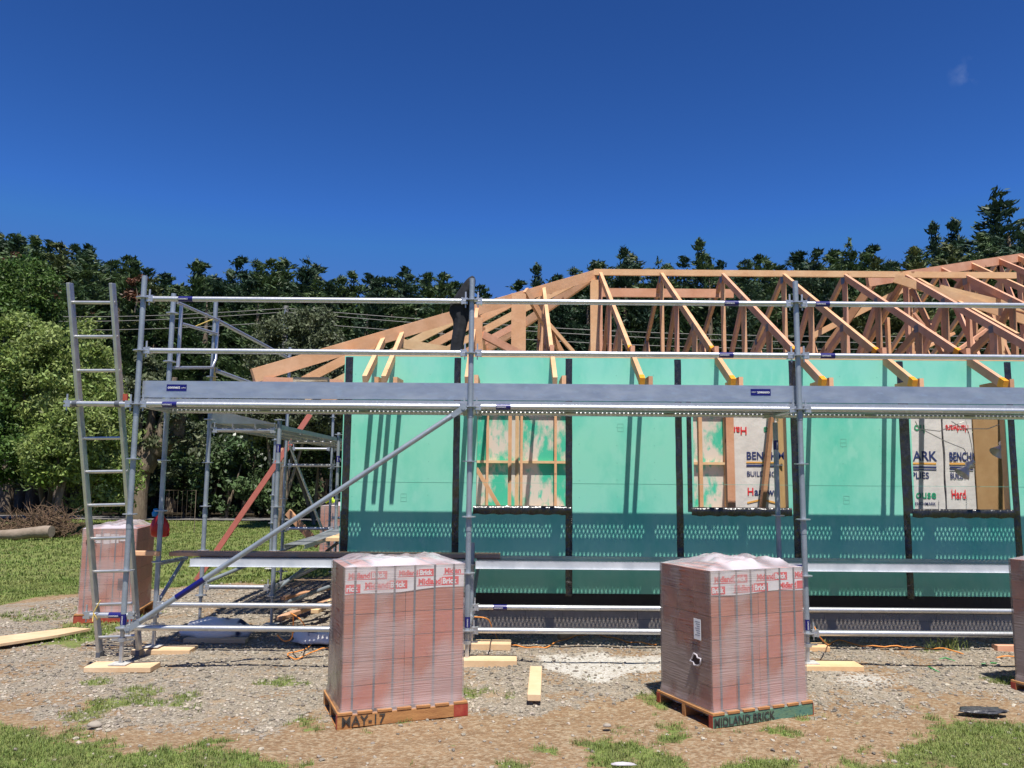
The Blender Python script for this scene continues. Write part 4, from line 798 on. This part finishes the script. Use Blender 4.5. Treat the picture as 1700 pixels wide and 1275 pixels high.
pD, LD, _, _ = pallet('d', (-4.90, 9.20, 0), (-4.28, 9.32, 0), .9, M_redp, 2, 'red edged pallet standing behind the ladder on the lawn side')
brick_pack(pD, LD, .9, 'wrapped brick pack with handwritten marker word behind the ladder', band=False, seed=5, scribble=True, whites=True, nstrap=4)
pE, LE, _, _ = pallet('e', (-3.95, 16.6, 0), (-2.9, 16.6, 0), .9, M_pal, 2, 'far pallet seen through the side scaffold posts')
brick_pack(pE, LE, .9, 'distant wrapped brick pack seen through the side scaffold posts', band=False, seed=6, nstrap=3)
# hi-vis cloth on the distant pack
t = MB(); t.tube([(-3.85, 16.7, 1.10), (-3.76, 16.7, 1.2), (-3.66, 16.7, 1.1)], [.04, .08, .04], 8); tag(t.build('hi_vis_cloth', mat('hi_vis', (.55, .75, .03), .7)), 'crumpled yellow hi-vis cloth on the distant brick pack', 'cloth')

# ------------------------------------------------ black sweatshirt over the middle post
def drape(name, prof, m, label, cat, y, amp=.16, n=26, seedv=0.):
    vs, fs = [], []
    for j, (px, py, w, dpt) in enumerate(prof):
        c = at(px, py, y)
        for k in range(n):
            th = 2*PI*k/n; rr = 1+amp*math.sin(th*5+j*.5+seedv)+amp*.6*math.sin(th*9-j*.8); vs.append((c.x+math.cos(th)*w*rr, c.y+math.sin(th)*dpt*rr, c.z+.006*math.sin(th*3+j)))
    for j in range(len(prof)-1):
        for k in range(n): fs.append((j*n+k, j*n+(k+1) % n, (j+1)*n+(k+1) % n, (j+1)*n+k))
    t = MB(); t.add(vs, fs, True); t.add(vs[:n], [tuple(range(n))]); t.add(vs[-n:], [tuple(range(n))[::-1]]); o = t.build(name, m); s_ = o.modifiers.new('sub', 'SUBSURF'); s_.levels = s_.render_levels = 1; return tag(o, label, cat)
drape('sweatshirt', [(784, 459, .010, .012), (783, 462, .034, .05), (780, 470, .052, .065), (775, 480, .066, .065), (770, 492, .078, .06), (767, 502, .095, .05), (766, 512, .105, .05), (764, 521, .100, .05), (766, 528, .075, .05), (765, 540, .060, .045), (762, 555, .055, .045), (759, 570, .056, .045), (758, 583, .058, .04)], M_plasticblk, 'black sweatshirt draped over the top of the middle scaffold post', 'clothing', 7.165, .10)
t = drape('sweatshirt_x', [(0, 0, .1, .1), (0, 0, .1, .1)], M_plasticblk, 'x', 'x', 7) if False else None
# red bag with blue cap hanging on the inner left post
rb = empty('plastic_bag', at(264, 890, 7.90), 'red plastic bag with a blue cap hanging on the inner left scaffold post', 'bag')
t = MB(); prof = [(-.01, .05, .03), (0, .078, .042), (.02, .088, .05), (.06, .090, .056), (.11, .082, .052), (.15, .066, .042), (.18, .046, .034), (.21, .028, .024), (.25, .016, .014)]; n = 24; vs = []; fs = []
for j, (z, w_, dd) in enumerate(prof):
    for k in range(n): th = 2*PI*k/n; q = 1+.13*math.sin(th*3+j*.6)+.08*math.sin(th*7-j); vs.append((math.cos(th)*w_*q+z*.02, math.sin(th)*dd*q, z))
for j in range(len(prof)-1):
    for k in range(n): fs.append((j*n+k, j*n+(k+1) % n, (j+1)*n+(k+1) % n, (j+1)*n+k))
t.add(vs, fs, True); t.add(vs[:n], [tuple(range(n))[::-1]]); t.build('bag', M_bag, rb)
t = MB(); t.tube([(-.045, 0, .19), (-.045, 0, .225), (-.045, 0, .24), (-.05, 0, .265)], [.03, .036, .026, .018], 12); t.build('cap', M_cap, rb)
# timber block on the toe board
a = at(485, 638, 7.16); b = at(543, 637, 7.16); t = MB(); t.bar((a.x, 7.22, 2.51), (b.x, 7.22, 2.515), .09, .045); thing_board('timber_block', 'weathered pale timber block resting on top of the toe board', 'timber', t, mat('weathered_timber', (.55, .46, .34), .85, 0, (.28, .20, .12), 7, 6, stretch=(.6, 1, 3), bump=.3))
# red label stick by post
t = MB(); t.bb(-3.47, -3.43, 7.08, 7.1, 2.30, 2.36); t2 = t.build('red_tag', M_redp); tag(t2, 'small red and white tag on the ledger joint beside the left front post', 'tag')

# leaning pink timbers and heap by the house side
def tb(a, b, m, label, w=.045, h=.09, name='timber_prop', up=(0, 0, 1)): t = MB(); t.bar(a, b, w, h, up); return thing_board(name, label, 'timber', t, m, bv=.003)
tb(gr(326, 964), at(515, 688, 13.0), mat('pink_painted_timber', (.50, .15, .11), .7, 0, (.42, .12, .09), 5), 'long pink timber prop leaning from the lawn up to the side scaffold', .045, .085)
tb(at(478, 850, 13.2), at(528, 905, 13.0), M_wood['brown'], 'short brown timber sloping down beside the distant brick pack', .05, .12)
tb(at(465, 745, 14.2), at(470, 760, 14.2), M_wood['pink'], 'small pink timber end behind the side posts', .05, .10)
for i, (x0, y0_, x1, y1_, lb) in enumerate(((-2.3, 9.6, -1.95, 12.2, 'left steel tube lying in the heap beside the house'), (-2.15, 9.4, -2.0, 12.6, 'middle steel tube lying in the heap beside the house'), (-2.6, 9.5, -1.9, 11.9, 'crossed steel tube lying on top of the heap beside the house'))):
    t = MB(); t.tube([(x0, y0_, .08+.05*i), (x1, y1_, .12+.1*i)], RT, 10); tag(t.build('steel_tube', M_galvp), lb, 'tube', 'loose steel tubes in the side heap')
for i, (x0, y0_, x1, y1_, m, lb) in enumerate(((-2.6, 9.2, -2.1, 11.5, 'dark', 'dark timber lying beside the tubes'), (-2.9, 10.4, -2.1, 12.2, 'brown', 'brown timber lying across the heap by the house'), (-2.2, 9.2, -2.0, 10.8, 'pale', 'pale timber lying against the house foundation'))):
    t = MB(); t.bar((x0, y0_, .05+.04*i), (x1, y1_, .07+.06*i), .09, .045); thing_board('timber_offcut', lb, 'timber', t, M_wood[m])
def blob(name, c, sx, sy, sz, m, label, cat, seed=0, seg=20):
    vs, fs = [], []
    for j in range(seg//2+1):
        ph = PI*j/(seg//2)
        for k in range(seg):
            th = 2*PI*k/seg; d = Vector((math.sin(ph)*math.cos(th), math.sin(ph)*math.sin(th), math.cos(ph))); q = 1+.28*noise.noise(d*2.2+Vector((seed, 0, 0)))+.16*noise.noise(d*6+Vector((0, seed, 0)))+.12*noise.noise(d*14+Vector((seed, 1, 0))); vs.append((c[0]+d.x*sx*q, c[1]+d.y*sy*q, max(c[2]+d.z*sz*q, c[2]-sz*.3)))
    for j in range(seg//2):
        for k in range(seg): fs.append((j*seg+k, j*seg+(k+1) % seg, (j+1)*seg+(k+1) % seg, (j+1)*seg+k))
    t = MB(); t.add(vs, fs, True); return tag(t.build(name, m), label, cat)
M_wrapb = mat('white_blue_printed_wrap', (.86, .84, .80), .45, 0, (.02, .03, .10), 3.2, 2, bump=.4, bscale=9, contrast=(.57, .61))
blob('building_wrap', (-3.02, 8.45, .05), .36, .22, .13, M_wrapb, 'crumpled white and navy building wrap on the ground behind the left pads', 'wrap', 3)
blob('building_wrap', (-1.75+.0, 8.22, .04), .42, .2, .10, M_wrapb, 'low crumpled white and navy wrap by the house corner', 'wrap', 7)
blob('plastic_sheet', (-2.2, 11.8, .15), .34, .3, .22, M_band, 'white plastic sheet heaped beside the far foundation', 'sheet', 9)
def cord(pts, r, m, name, label, cat, z=.012):
    P = []
    for i in range(len(pts)-1):
        p0, p1, p2, p3 = pts[max(i-1, 0)], pts[i], pts[i+1], pts[min(i+2, len(pts)-1)]
        for k in range(7):
            t_ = k/7; P.append(.5*((2*p1)+(p2-p0)*t_+(2*p0-5*p1+4*p2-p3)*t_*t_+(3*p1-p0-3*p2+p3)*t_**3))
    P.append(pts[-1]); P = [Vector((p.x, p.y, max(p.z, GH(p.x, p.y)+r+z*.5+.006*(1+math.sin(p.x*31))))) for p in P]
    t = MB(); t.tube(P, r, 6); return tag(t.build(name, m), label, cat)
cord([Vector((-.31, 7.12, .44)), at(812, 1030, 7.2), gr(820, 1060), gr(830, 1076), gr(870, 1084), gr(905, 1085), gr(935, 1072), gr(985, 1063), gr(1040, 1074), gr(1090, 1080)], .006, M_rope, 'extension_cord', 'orange extension cord snaking over white powder between the brick packs', 'cord')
cord([Vector((2.64, 7.12, .38)), at(1365, 1062, 7.2), gr(1385, 1075), gr(1430, 1082), gr(1500, 1084), gr(1560, 1088), gr(1600, 1096)], .006, M_rope, 'extension_cord', 'orange extension cord running right from the right front post', 'cord')
cord([gr(1655, 1102), gr(1680, 1101), gr(1720, 1096)], .006, M_rope, 'extension_cord', 'short visible length of orange cord beside the far right brick pack', 'cord')
cord([at(483, 1018, 7.7), at(500, 1030, 7.4), gr(514, 1055), gr(518, 1068), gr(505, 1080), gr(478, 1085), gr(490, 1095), gr(520, 1082), gr(550, 1077)], .006, M_rope, 'orange_rope', 'orange rope looping down from the lower ledger beside the left brick pack', 'rope')
cord([at(460, 1054, 8.0), at(472, 1064, 8.0), at(485, 1057, 7.9), at(487, 1020, 7.75)], .006, M_rope, 'orange_rope', 'short orange rope end by the house corner', 'rope')
def strap(pts, label): 
    P = [gr(*q)+Vector((0, 0, .03+.02*math.sin(i*1.9))) for i, q in enumerate(pts)]; t = MB(); t.tube(P, .006, 6); tag(t.build('green_strap', M_green), label, 'strap', 'green plastic straps on the gravel')
strap([(1598, 1108), (1570, 1101), (1545, 1102), (1537, 1109), (1545, 1118), (1565, 1125), (1592, 1122)], 'green plastic strap curled in a loop on the gravel'); strap([(1626, 1108), (1650, 1110), (1675, 1108), (1660, 1113), (1630, 1112)], 'green plastic strap lying flat beside the far right brick pack')
g_ = gr(1632, 1187); blob('plastic_scrap', (g_.x, g_.y, .03), .17, .07, .022, M_slate, 'dark grey plastic scrap lying on the grass at the lower right', 'scrap', 5)
g_ = gr(1035, 1271); blob('plastic_litter', (g_.x, g_.y, .008), .075, .018, .010, M_wraptop, 'small clear plastic litter at the bottom edge of the photo', 'litter', 2)
g_ = gr(1446, 1143); blob('sawdust_patch', (g_.x, g_.y, .004), .085, .06, .008, mat('sawdust', (.72, .45, .16), .95, 0, (.6, .36, .12), 30), 'small yellow sawdust patch on the gravel', 'sawdust', 4)
for i, (x, y, s, lb) in enumerate(((157, 1207, .05, 'pale flat rock on the dirt at the lower left'), (1008, 1208, .03, 'small grey rock on the dirt below the gap between brick packs'), (1275, 1187, .03, 'small grey rock in front of the green pallet'))):
    g_ = gr(x, y); blob('rock', (g_.x, g_.y, .012), s, s*.7, s*.5, M_stone, lb, 'rock', 20+i, 12)

# ------------------------------------------------ vegetation
def diamonds(C, D, N_, a, b):
    """quads centred C, long axis D (unit), normal N_, half length a, half width b"""
    s = np.cross(D, N_); s /= np.linalg.norm(s, axis=1, keepdims=True)+1e-9
    v = np.stack([C-D*a[:, None], C+s*b[:, None]-D*(a*.1)[:, None], C+D*a[:, None], C-s*b[:, None]-D*(a*.1)[:, None]], 1).reshape(-1, 3); n = len(C)
    return v, np.arange(n*4).reshape(n, 4)
def unit(v): return v/(np.linalg.norm(v, axis=1, keepdims=True)+1e-9)
def conifer_mesh(seed, h=12., R=3.0, nb=330, ns=62, asc=.15, z0=.10, leaf=.10, ex=.6):
    g = np.random.default_rng(seed); P, D = [], []; lean = g.uniform(-.05, .05, 2)
    lead = [(0, 0, 1.)]+[(g.uniform(-1.3, 1.3), g.uniform(-1.1, 1.1), g.uniform(.74, .92)) for _ in range(3)]
    for b in range(nb):
        q = g.integers(0, 5); lx, ly, lt = lead[q] if q < 4 else lead[0]; t = (z0 if q in (0, 4) else .5)+(1-(z0 if q in (0, 4) else .5))*g.random()**.9; tt = t*lt
        az = g.uniform(0, 2*PI); L_ = (R if q in (0, 4) else R*.75)*min(1.25*(1-t)**ex, .97)*g.uniform(.55, 1.25)+.10; k = g.uniform(asc-.2, asc+.2)
        o = np.array([lx*t+lean[0]*tt*h, ly*t+lean[1]*tt*h, tt*h]); s = g.random(ns)**.7
        if L_ < 1.: s = s[:34]
        n = len(s); dirx, diry = math.cos(az), math.sin(az); x = o[0]+dirx*L_*s; y = o[1]+diry*L_*s; z = o[2]+L_*(k*s+.16*s**3)-.10*L_
        w = .07+.12*L_*(1-s*.75); p = np.stack([x, y, z], 1)+g.normal(0, 1, (n, 3))*np.stack([w, w, w*.45], 1); d = np.stack([np.full(n, dirx), np.full(n, diry), np.full(n, k+.2*s.mean())], 1)+g.normal(0, .4, (n, 3)); d[:, 2] += .28
        P.append(p); D.append(d)
    for lx, ly, lt in lead:
        n = 60; u = np.linspace(0, 1, n); s = (.88+.13*u)*lt*h; p = np.stack([lx+lean[0]*s, ly+lean[1]*s, s], 1)+g.normal(0, 1, (n, 3))*np.stack([.20*(1-u)+.02]*2+[np.full(n, .04)], 1); P.append(p); d = g.normal(0, .4, (n, 3)); d[:, 2] += .8; D.append(d)
    P = np.concatenate(P); D = unit(np.concatenate(D)); N_ = unit(g.normal(0, 1, P.shape)+np.array([0, -.3, .6])); a = leaf*g.uniform(.6, 1.7, len(P)); return diamonds(P, D, N_, a, a*.28)
CV = [conifer_mesh(100+k, asc=(.15, .35, .05, .2, .4)[k], R=(2.9, 2.6, 3.1, 2.7, 2.4)[k], ex=(.72, .95, .70, .8, 1.0)[k]) for k in range(5)]
CM = {}
def trunk_mesh(h, r): t = MB(); t.tube([(0, 0, -.3), (.05, 0, h*.3), (-.05, .03, h*.65), (0, 0, h*.84)], [r, r*.75, r*.4, .03], 8); return t
def conifer(px, py, Y, m, label, var, name='conifer', group='conifers in the shelter belt behind the site', wid=1.):
    top = at(px, py, Y); s = (top.z)/12.; r = empty(name, (top.x, Y, 0), label, 'tree', group, (px*.37) % 6.28)
    key = (var, m.name)
    if key not in CM: v, f = CV[var]; CM[key] = npmesh('crown', v, f, m, link=False)
    if 'trunk' not in CM: t = trunk_mesh(12, .28).build('trunk', M_bark); CM['trunk'] = t.data; bpy.data.objects.remove(t)
    for nm, me in (('crown', CM[key]), ('trunk', CM['trunk'])):
        o = bpy.data.objects.new(nm, me); COL.objects.link(o); o.parent = r; o.scale = (s*wid, s*wid, s)
    return r
FRONTROW = [(2, 388, 36, 0, 1, 'at the left edge, tallest of the left group'), (45, 402, 35, 1, 0, 'second from the left edge'), (88, 399, 37, 2, 0, 'pointed top just left of the ladder'), (128, 430, 34, 0, 2, 'above the ladder top, between its rails'),
 (170, 424, 36, 1, 3, 'above the right ladder rail'), (203, 430, 35, 0, 4, 'above and left of the left front post top'), (262, 458, 37, 2, 1, 'low one right of the left front post'), (305, 474, 36, 0, 2, 'low one at the dip left of centre'),
 (347, 436, 36, 0, 4, 'leaning top just right of the sky dip'), (392, 452, 38, 1, 0, 'rounded top above the end gate'), (432, 430, 36, 0, 3, 'tall one above the inner gate rails'), (492, 433, 37, 1, 1, 'broad top above the olive shrub'), (545, 470, 36, 0, 2, 'just right of the olive shrub'),
 (572, 457, 38, 0, 3, 'above the left hip rafter foot'), (612, 460, 36, 1, 4, 'above the jack rafters'), (652, 462, 37, 0, 0, 'left of the black sweatshirt, third from it'), (692, 454, 38, 1, 3, 'left of the black sweatshirt, second from it'), (735, 452, 36, 0, 1, 'next to the black sweatshirt on its left'),
 (790, 500, 38, 1, 2, 'low one behind the middle post'), (850, 492, 39, 0, 0, 'low one above the hip rafter'), (906, 440, 44, 1, 4, 'narrow spire above the hip rafter'), (975, 436, 42, 1, 3, 'bushy top just left of the ridge start'), (1038, 408, 44, 1, 4, 'spire above the first full truss'),
 (1112, 430, 43, 1, 1, 'small pale top above the ridge'), (1176, 396, 42, 0, 4, 'tall dark spire near the ridge middle'), (1228, 438, 40, 1, 2, 'small top right of the tall dark spire'), (1285, 430, 41, 0, 3, 'rounded top left of the right front post'), (1352, 420, 41, 1, 0, 'broad top just right of the right front post'),
 (1420, 405, 42, 0, 1, 'tall broad top above the diagonal braces'), (1462, 432, 40, 2, 2, 'low olive top left of the second wing'), (1512, 418, 41, 2, 3, 'olive top above the second wing hip')]
MC = (M_con1, M_con2, M_con3)
for px, py, Y, mi, var, lb in FRONTROW: conifer(px, py, Y, MC[mi], 'dark conifer '+lb, var, wid=1.2 if px < 780 else 1.0)
for px, py, lb, w_ in ((1566, 368, 'near black spire first from the left in the far right group', .7), (1602, 366, 'near black spire second from the left in the far right group', .75), (1668, 305, 'tallest near black pine at the right edge', 1.1), (1712, 322, 'near black pine half cut by the right edge', 1.0), (1640, 400, 'lower dark pine between the two spires and the tallest pine', 1.)):
    conifer(px, py, 52, MATS['blue_green_conifer_foliage'], lb, 1 if px > 1650 else 4, 'pine_tree', 'tall pines at the right edge', w_*1.35)
SKYL = [(-80, 400), (0, 405), (100, 420), (200, 445), (260, 468), (310, 482), (350, 460), (430, 448), (500, 450), (550, 480), (700, 470), (760, 475), (800, 508), (880, 492), (960, 462), (1040, 442), (1110, 458), (1180, 445), (1230, 458), (1300, 447), (1420, 430), (1500, 442), (1560, 425), (1650, 410), (1780, 400)]
for k in range(104):
    px = -70+k*17.5; py = float(np.interp(px, [a for a, _ in SKYL], [b for _, b in SKYL]))-11+7*math.sin(k*2.3)+5*math.sin(k*5.1); lf_ = px < 800
    conifer(px, py, (41 if lf_ else 46)+2*math.sin(k*1.3), MC[k % 3 if k % 5 == 0 else k % 2], 'dark conifer in the rear rank, mostly hidden behind %s' % ('the front conifers' if lf_ else 'the roof trusses and taller spires'), (0, 2, 3)[k % 3], group='second rank of conifers' if lf_ else 'rear rank of conifers behind the roof', wid=1.25)
# understorey bushes, broadleaf shrubs
def leafy_mesh(seed, blobs, nleaf, leaf, clump=.42):
    g = np.random.default_rng(seed); P = []
    vol = np.array([b[3]*b[4]*b[5] for b in blobs])**.67; vol /= vol.sum()
    for b, w in zip(blobs, vol):
        nc = max(6, int(nleaf*w/90)); d = unit(g.normal(0, 1, (nc, 3))); rr = g.uniform(.72, 1.02, (nc, 1)); c = np.array(b[:3])+d*rr*np.array(b[3:6])
        for cc in c: P.append(cc+unit(g.normal(0, 1, (90, 3)))*(g.random((90, 1))**.5)*clump*g.uniform(.6, 1.2)*np.array([1, 1, .7]))
    P = np.concatenate(P); P = P[P[:, 2] > .05]; D = unit(g.normal(0, 1, P.shape)+np.array([0, 0, -.3])); N_ = unit(g.normal(0, .8, P.shape)+np.array([0, -.4, .8])); a = leaf*g.uniform(.6, 1.2, len(P)); return diamonds(P, D, N_, a, a*.45)
def shrub(name, loc, blobs, nleaf, leaf, m, label, seed, limbs=(), trunk_r=.07, clump=.34, cat='tree', group=None):
    k_ = 1.22 if loc[0] < -10.1 and loc[1] < 25 and cat == 'tree' else 1.; r = empty(name, (loc[0]*k_, loc[1]*k_, loc[2]), label, cat, group); r.scale = (k_, k_, k_*1.02); v, f = leafy_mesh(seed, blobs, nleaf, leaf, clump); npmesh('crown', v, f, m, r)
    t = MB()
    for b in (limbs or [[(0, 0, -.1), (.1, 0, blobs[0][2]*.6), tuple(blobs[0][:3])]]+[[(0, 0, .2), tuple(np.array(q[:3])*.6), tuple(q[:3])] for q in blobs[1:4]]):
        n_ = len(b); t.tube(b, [trunk_r*(1-.75*i/(n_-1)) for i in range(n_)], 8)
    t.build('trunk', M_bark, r); return r
shrub('variegated_shrub', (-11.2, 19.5, 0), [(0, 0, 3.4, 1.35, 1.2, 1.7), (.9, -.3, 2.3, 1.1, 1, 1.3), (-1.1, .1, 4.2, 1.0, .9, 1.0), (1.35, -.2, 1.2, .8, .8, .8)], 38000, .060, M_lgt, 'large pale green shrub with sunlit leaves directly behind the ladder', 31)
shrub('leafy_shrub', (-12.9, 18.2, 0), [(0, 0, 2.6, 1.5, 1.1, 1.2), (-.3, 0, 3.6, 1.0, .9, .9), (.9, -.2, 1.7, 1.0, .8, .7)], 34000, .058, M_mid, 'mid green leafy shrub at the left edge below the conifers', 32)
shrub('leafy_tree', (-14.2, 22, 0), [(0, 0, 5.0, 1.6, 1.2, 1.9), (.5, 0, 6.2, .9, .8, 1.0)], 24000, .065, M_mid, 'yellow green tree at the left edge above the shrubs', 33)
shrub('small_leafy_shrub', (-10.2, 18.0, 0), [(0, 0, 1.75, .75, .6, .65), (.4, 0, 2.4, .55, .5, .5)], 12000, .058, M_lgt, 'small pale leafy shrub seen through the lower ladder rungs', 34)
shrub('olive_tree', (-7.2, 25, 0), [(0, 0, 5.0, 1.15, 1.0, 1.6), (.9, .1, 5.6, .9, .9, 1.3), (-.6, 0, 3.7, 1.1, 1, 1.1), (1.0, 0, 3.9, 1.1, 1., 1.2)], 36000, .065, M_olv, 'olive grey rounded tree behind the side scaffold guard rails', 35)
shrub('dark_leafy_tree', (-6.6, 27, 0), [(0, 0, 3.0, 1.9, 1.2, 1.2), (1.6, 0, 2.3, 1.5, 1.1, 1.0), (2.9, 0, 2.9, 1.2, 1.0, 1.4), (-1.2, 0, 3.3, 1.2, 1, 1.0)], 34000, .075, M_drk, 'dark glossy leaved tree hanging over the lawn behind the pink prop', 36)
shrub('sparse_willow', (-11.07, 24, 0), [(.5, -.2, 3.1, .9, .7, 1.1), (1.1, 0, 2.2, .8, .6, .8), (-.3, 0, 4.2, .8, .7, .7)], 4200, .09, M_olv, 'sparse brownish tree with a thick forked pale trunk right of the ladder', 37,
      limbs=[[(-.05, 0, -.1), (-.02, 0, .8), (.08, 0, 1.5), (.12, 0, 2.1), (.22, 0, 3.0), (.28, 0, 4.0)], [(.1, 0, 1.5), (.45, 0, 2.1), (.62, 0, 3.0), (.7, 0, 3.6)], [(.0, 0, 1.4), (-.25, 0, 2.2), (-.1, 0, 3.4)]]+[[(.5+.1*k, 0, 2.0+.1*k), (.9+.25*math.sin(k*2), -.2, 2.5+.1*k), (1.2+.3*math.sin(k*3.3), -.3, 2.9+.25*k)] for k in range(6)], trunk_r=.30)
for k in range(16):
    x = -16.5+k*1.15; Y = 31.5+1.2*math.sin(k*2.3); shrub('understorey_bush', (x, Y, 0), [(0, 0, 1.3, 1.3, .9, 1.3), (.5, 0, 2.5+.5*math.sin(k), 1.1, .9, 1.0)], 2600, .13, (M_drk, M_con1)[k % 2], 'dark bush in the shade below the conifers across the lawn', 60+k, cat='bush', group='shaded bushes below the conifers', clump=.5)
for i, (px, py, Y) in enumerate(((80, 495, 34.2), (226, 478, 34.4), (30, 447, 34.2), (135, 535, 34.0))):
    p = at(px, py, Y); shrub('dead_branch', (p.x, Y, p.z-1.0), [(0, 0, 1.0, .7, .35, .55)], 420, .10, M_rust, 'rusty dead branch patch %s' % ('left of the ladder in the conifers', 'left of the left front post top', 'near the left edge high in the conifers', 'behind the second ladder rung')[i], 90+i, cat='branch', group='rusty dead patches in the conifers', trunk_r=.04)
# fallen log with dead branches
p = gr(45, 897); lg = empty('fallen_log', (p.x, p.y, 0), 'pale fallen log lying on the lawn at the left edge', 'log'); t = MB(); t.tube([(-2.4, .3, .03), (-1.6, .24, .06), (-.9, .2, .11), (-.3, .12, .13), (.1, .05, .19), (.42, 0, .21), (.60, -.02, .22)], [.07, .10, .11, .14, .13, .155, .14], 16); t.build('trunk', M_log, lg)
def twigs(name, c, n, sx, sy, sz, label, seed):
    g = random.Random(seed); t = MB()
    for k in range(n):
        p = Vector((g.gauss(0, sx*.5), g.gauss(0, sy*.5), abs(g.gauss(0, sz*.25)))); d = Vector((g.gauss(0, 1), g.gauss(0, .6), g.uniform(.0, 1.3))).normalized(); l = g.uniform(.2, .6); q = p+d*l*.5+Vector((g.gauss(0, .04), 0, g.gauss(0, .04))); t.tube([p, q, p+d*l], [.012, .008, .003], 4, False)
    o = t.build(name, M_twig); o.location = c; return tag(o, label, 'branches')
twigs('dead_branches', (-12.2, 21.2, 0), 650, .75, .5, 1.0, 'heap of brown dead branches at the end of the fallen log', 3)
twigs('dead_branches', (-13.3, 21.6, 0), 200, .9, .3, .6, 'thin dead branches lying behind the fallen log', 4)
# wire gate beside the trunk
wg = empty('wire_gate', (-9.9, 23, 0), 'thin wire gate beside the forked trunk', 'gate'); t = MB()
t.tube([(0, 0, 0), (0, 0, 1.2), (.9, 0, 1.2), (.9, 0, 0)], .009, 6); t.build('frame', M_bark, wg); t = MB()
for k in range(6): t.tube([(.13*(k+1), 0, .1), (.13*(k+1), 0, 1.2)], .003, 4)
t.build('mesh', M_bark, wg)
# power lines and pole
pt = at(475, 512, 31.5); pole = empty('power_pole', (pt.x, 31.5, 0), 'grey power pole standing behind the olive tree', 'pole'); t = MB(); t.tube([(0, 0, -.2), (0, 0, pt.z+.1)], [.14, .10], 10); t.build('post', M_pole, pole); t = MB(); t.bb(-.14, .14, -.16, -.1, pt.z-.9, pt.z-.45); t.tube([(0, -.16, pt.z-.3), (0, -.16, pt.z-.1)], .06, 8); t.build('fitting', M_galvp, pole)
for i, (yl, yp, yr_, lb) in enumerate(((516, 512, 545, 'top'), (525, 518, 556, 'middle'), (538, 534, 566, 'bottom'))):
    a = at(-120, yl+3, 31.); b = at(475, yp, 31.4); c = at(1720, yr_+12, 31.8); P = [a.lerp(b, k/14)-Vector((0, 0, .25*math.sin(PI*k/14))) for k in range(15)]+[b.lerp(c, k/20)-Vector((0, 0, .45*math.sin(PI*k/20))) for k in range(1, 21)]
    t = MB(); t.tube(P, .013, 5); tag(t.build('power_line', M_wire), '%s wire of the three power lines crossing in front of the conifers' % lb, 'wire', 'power lines')
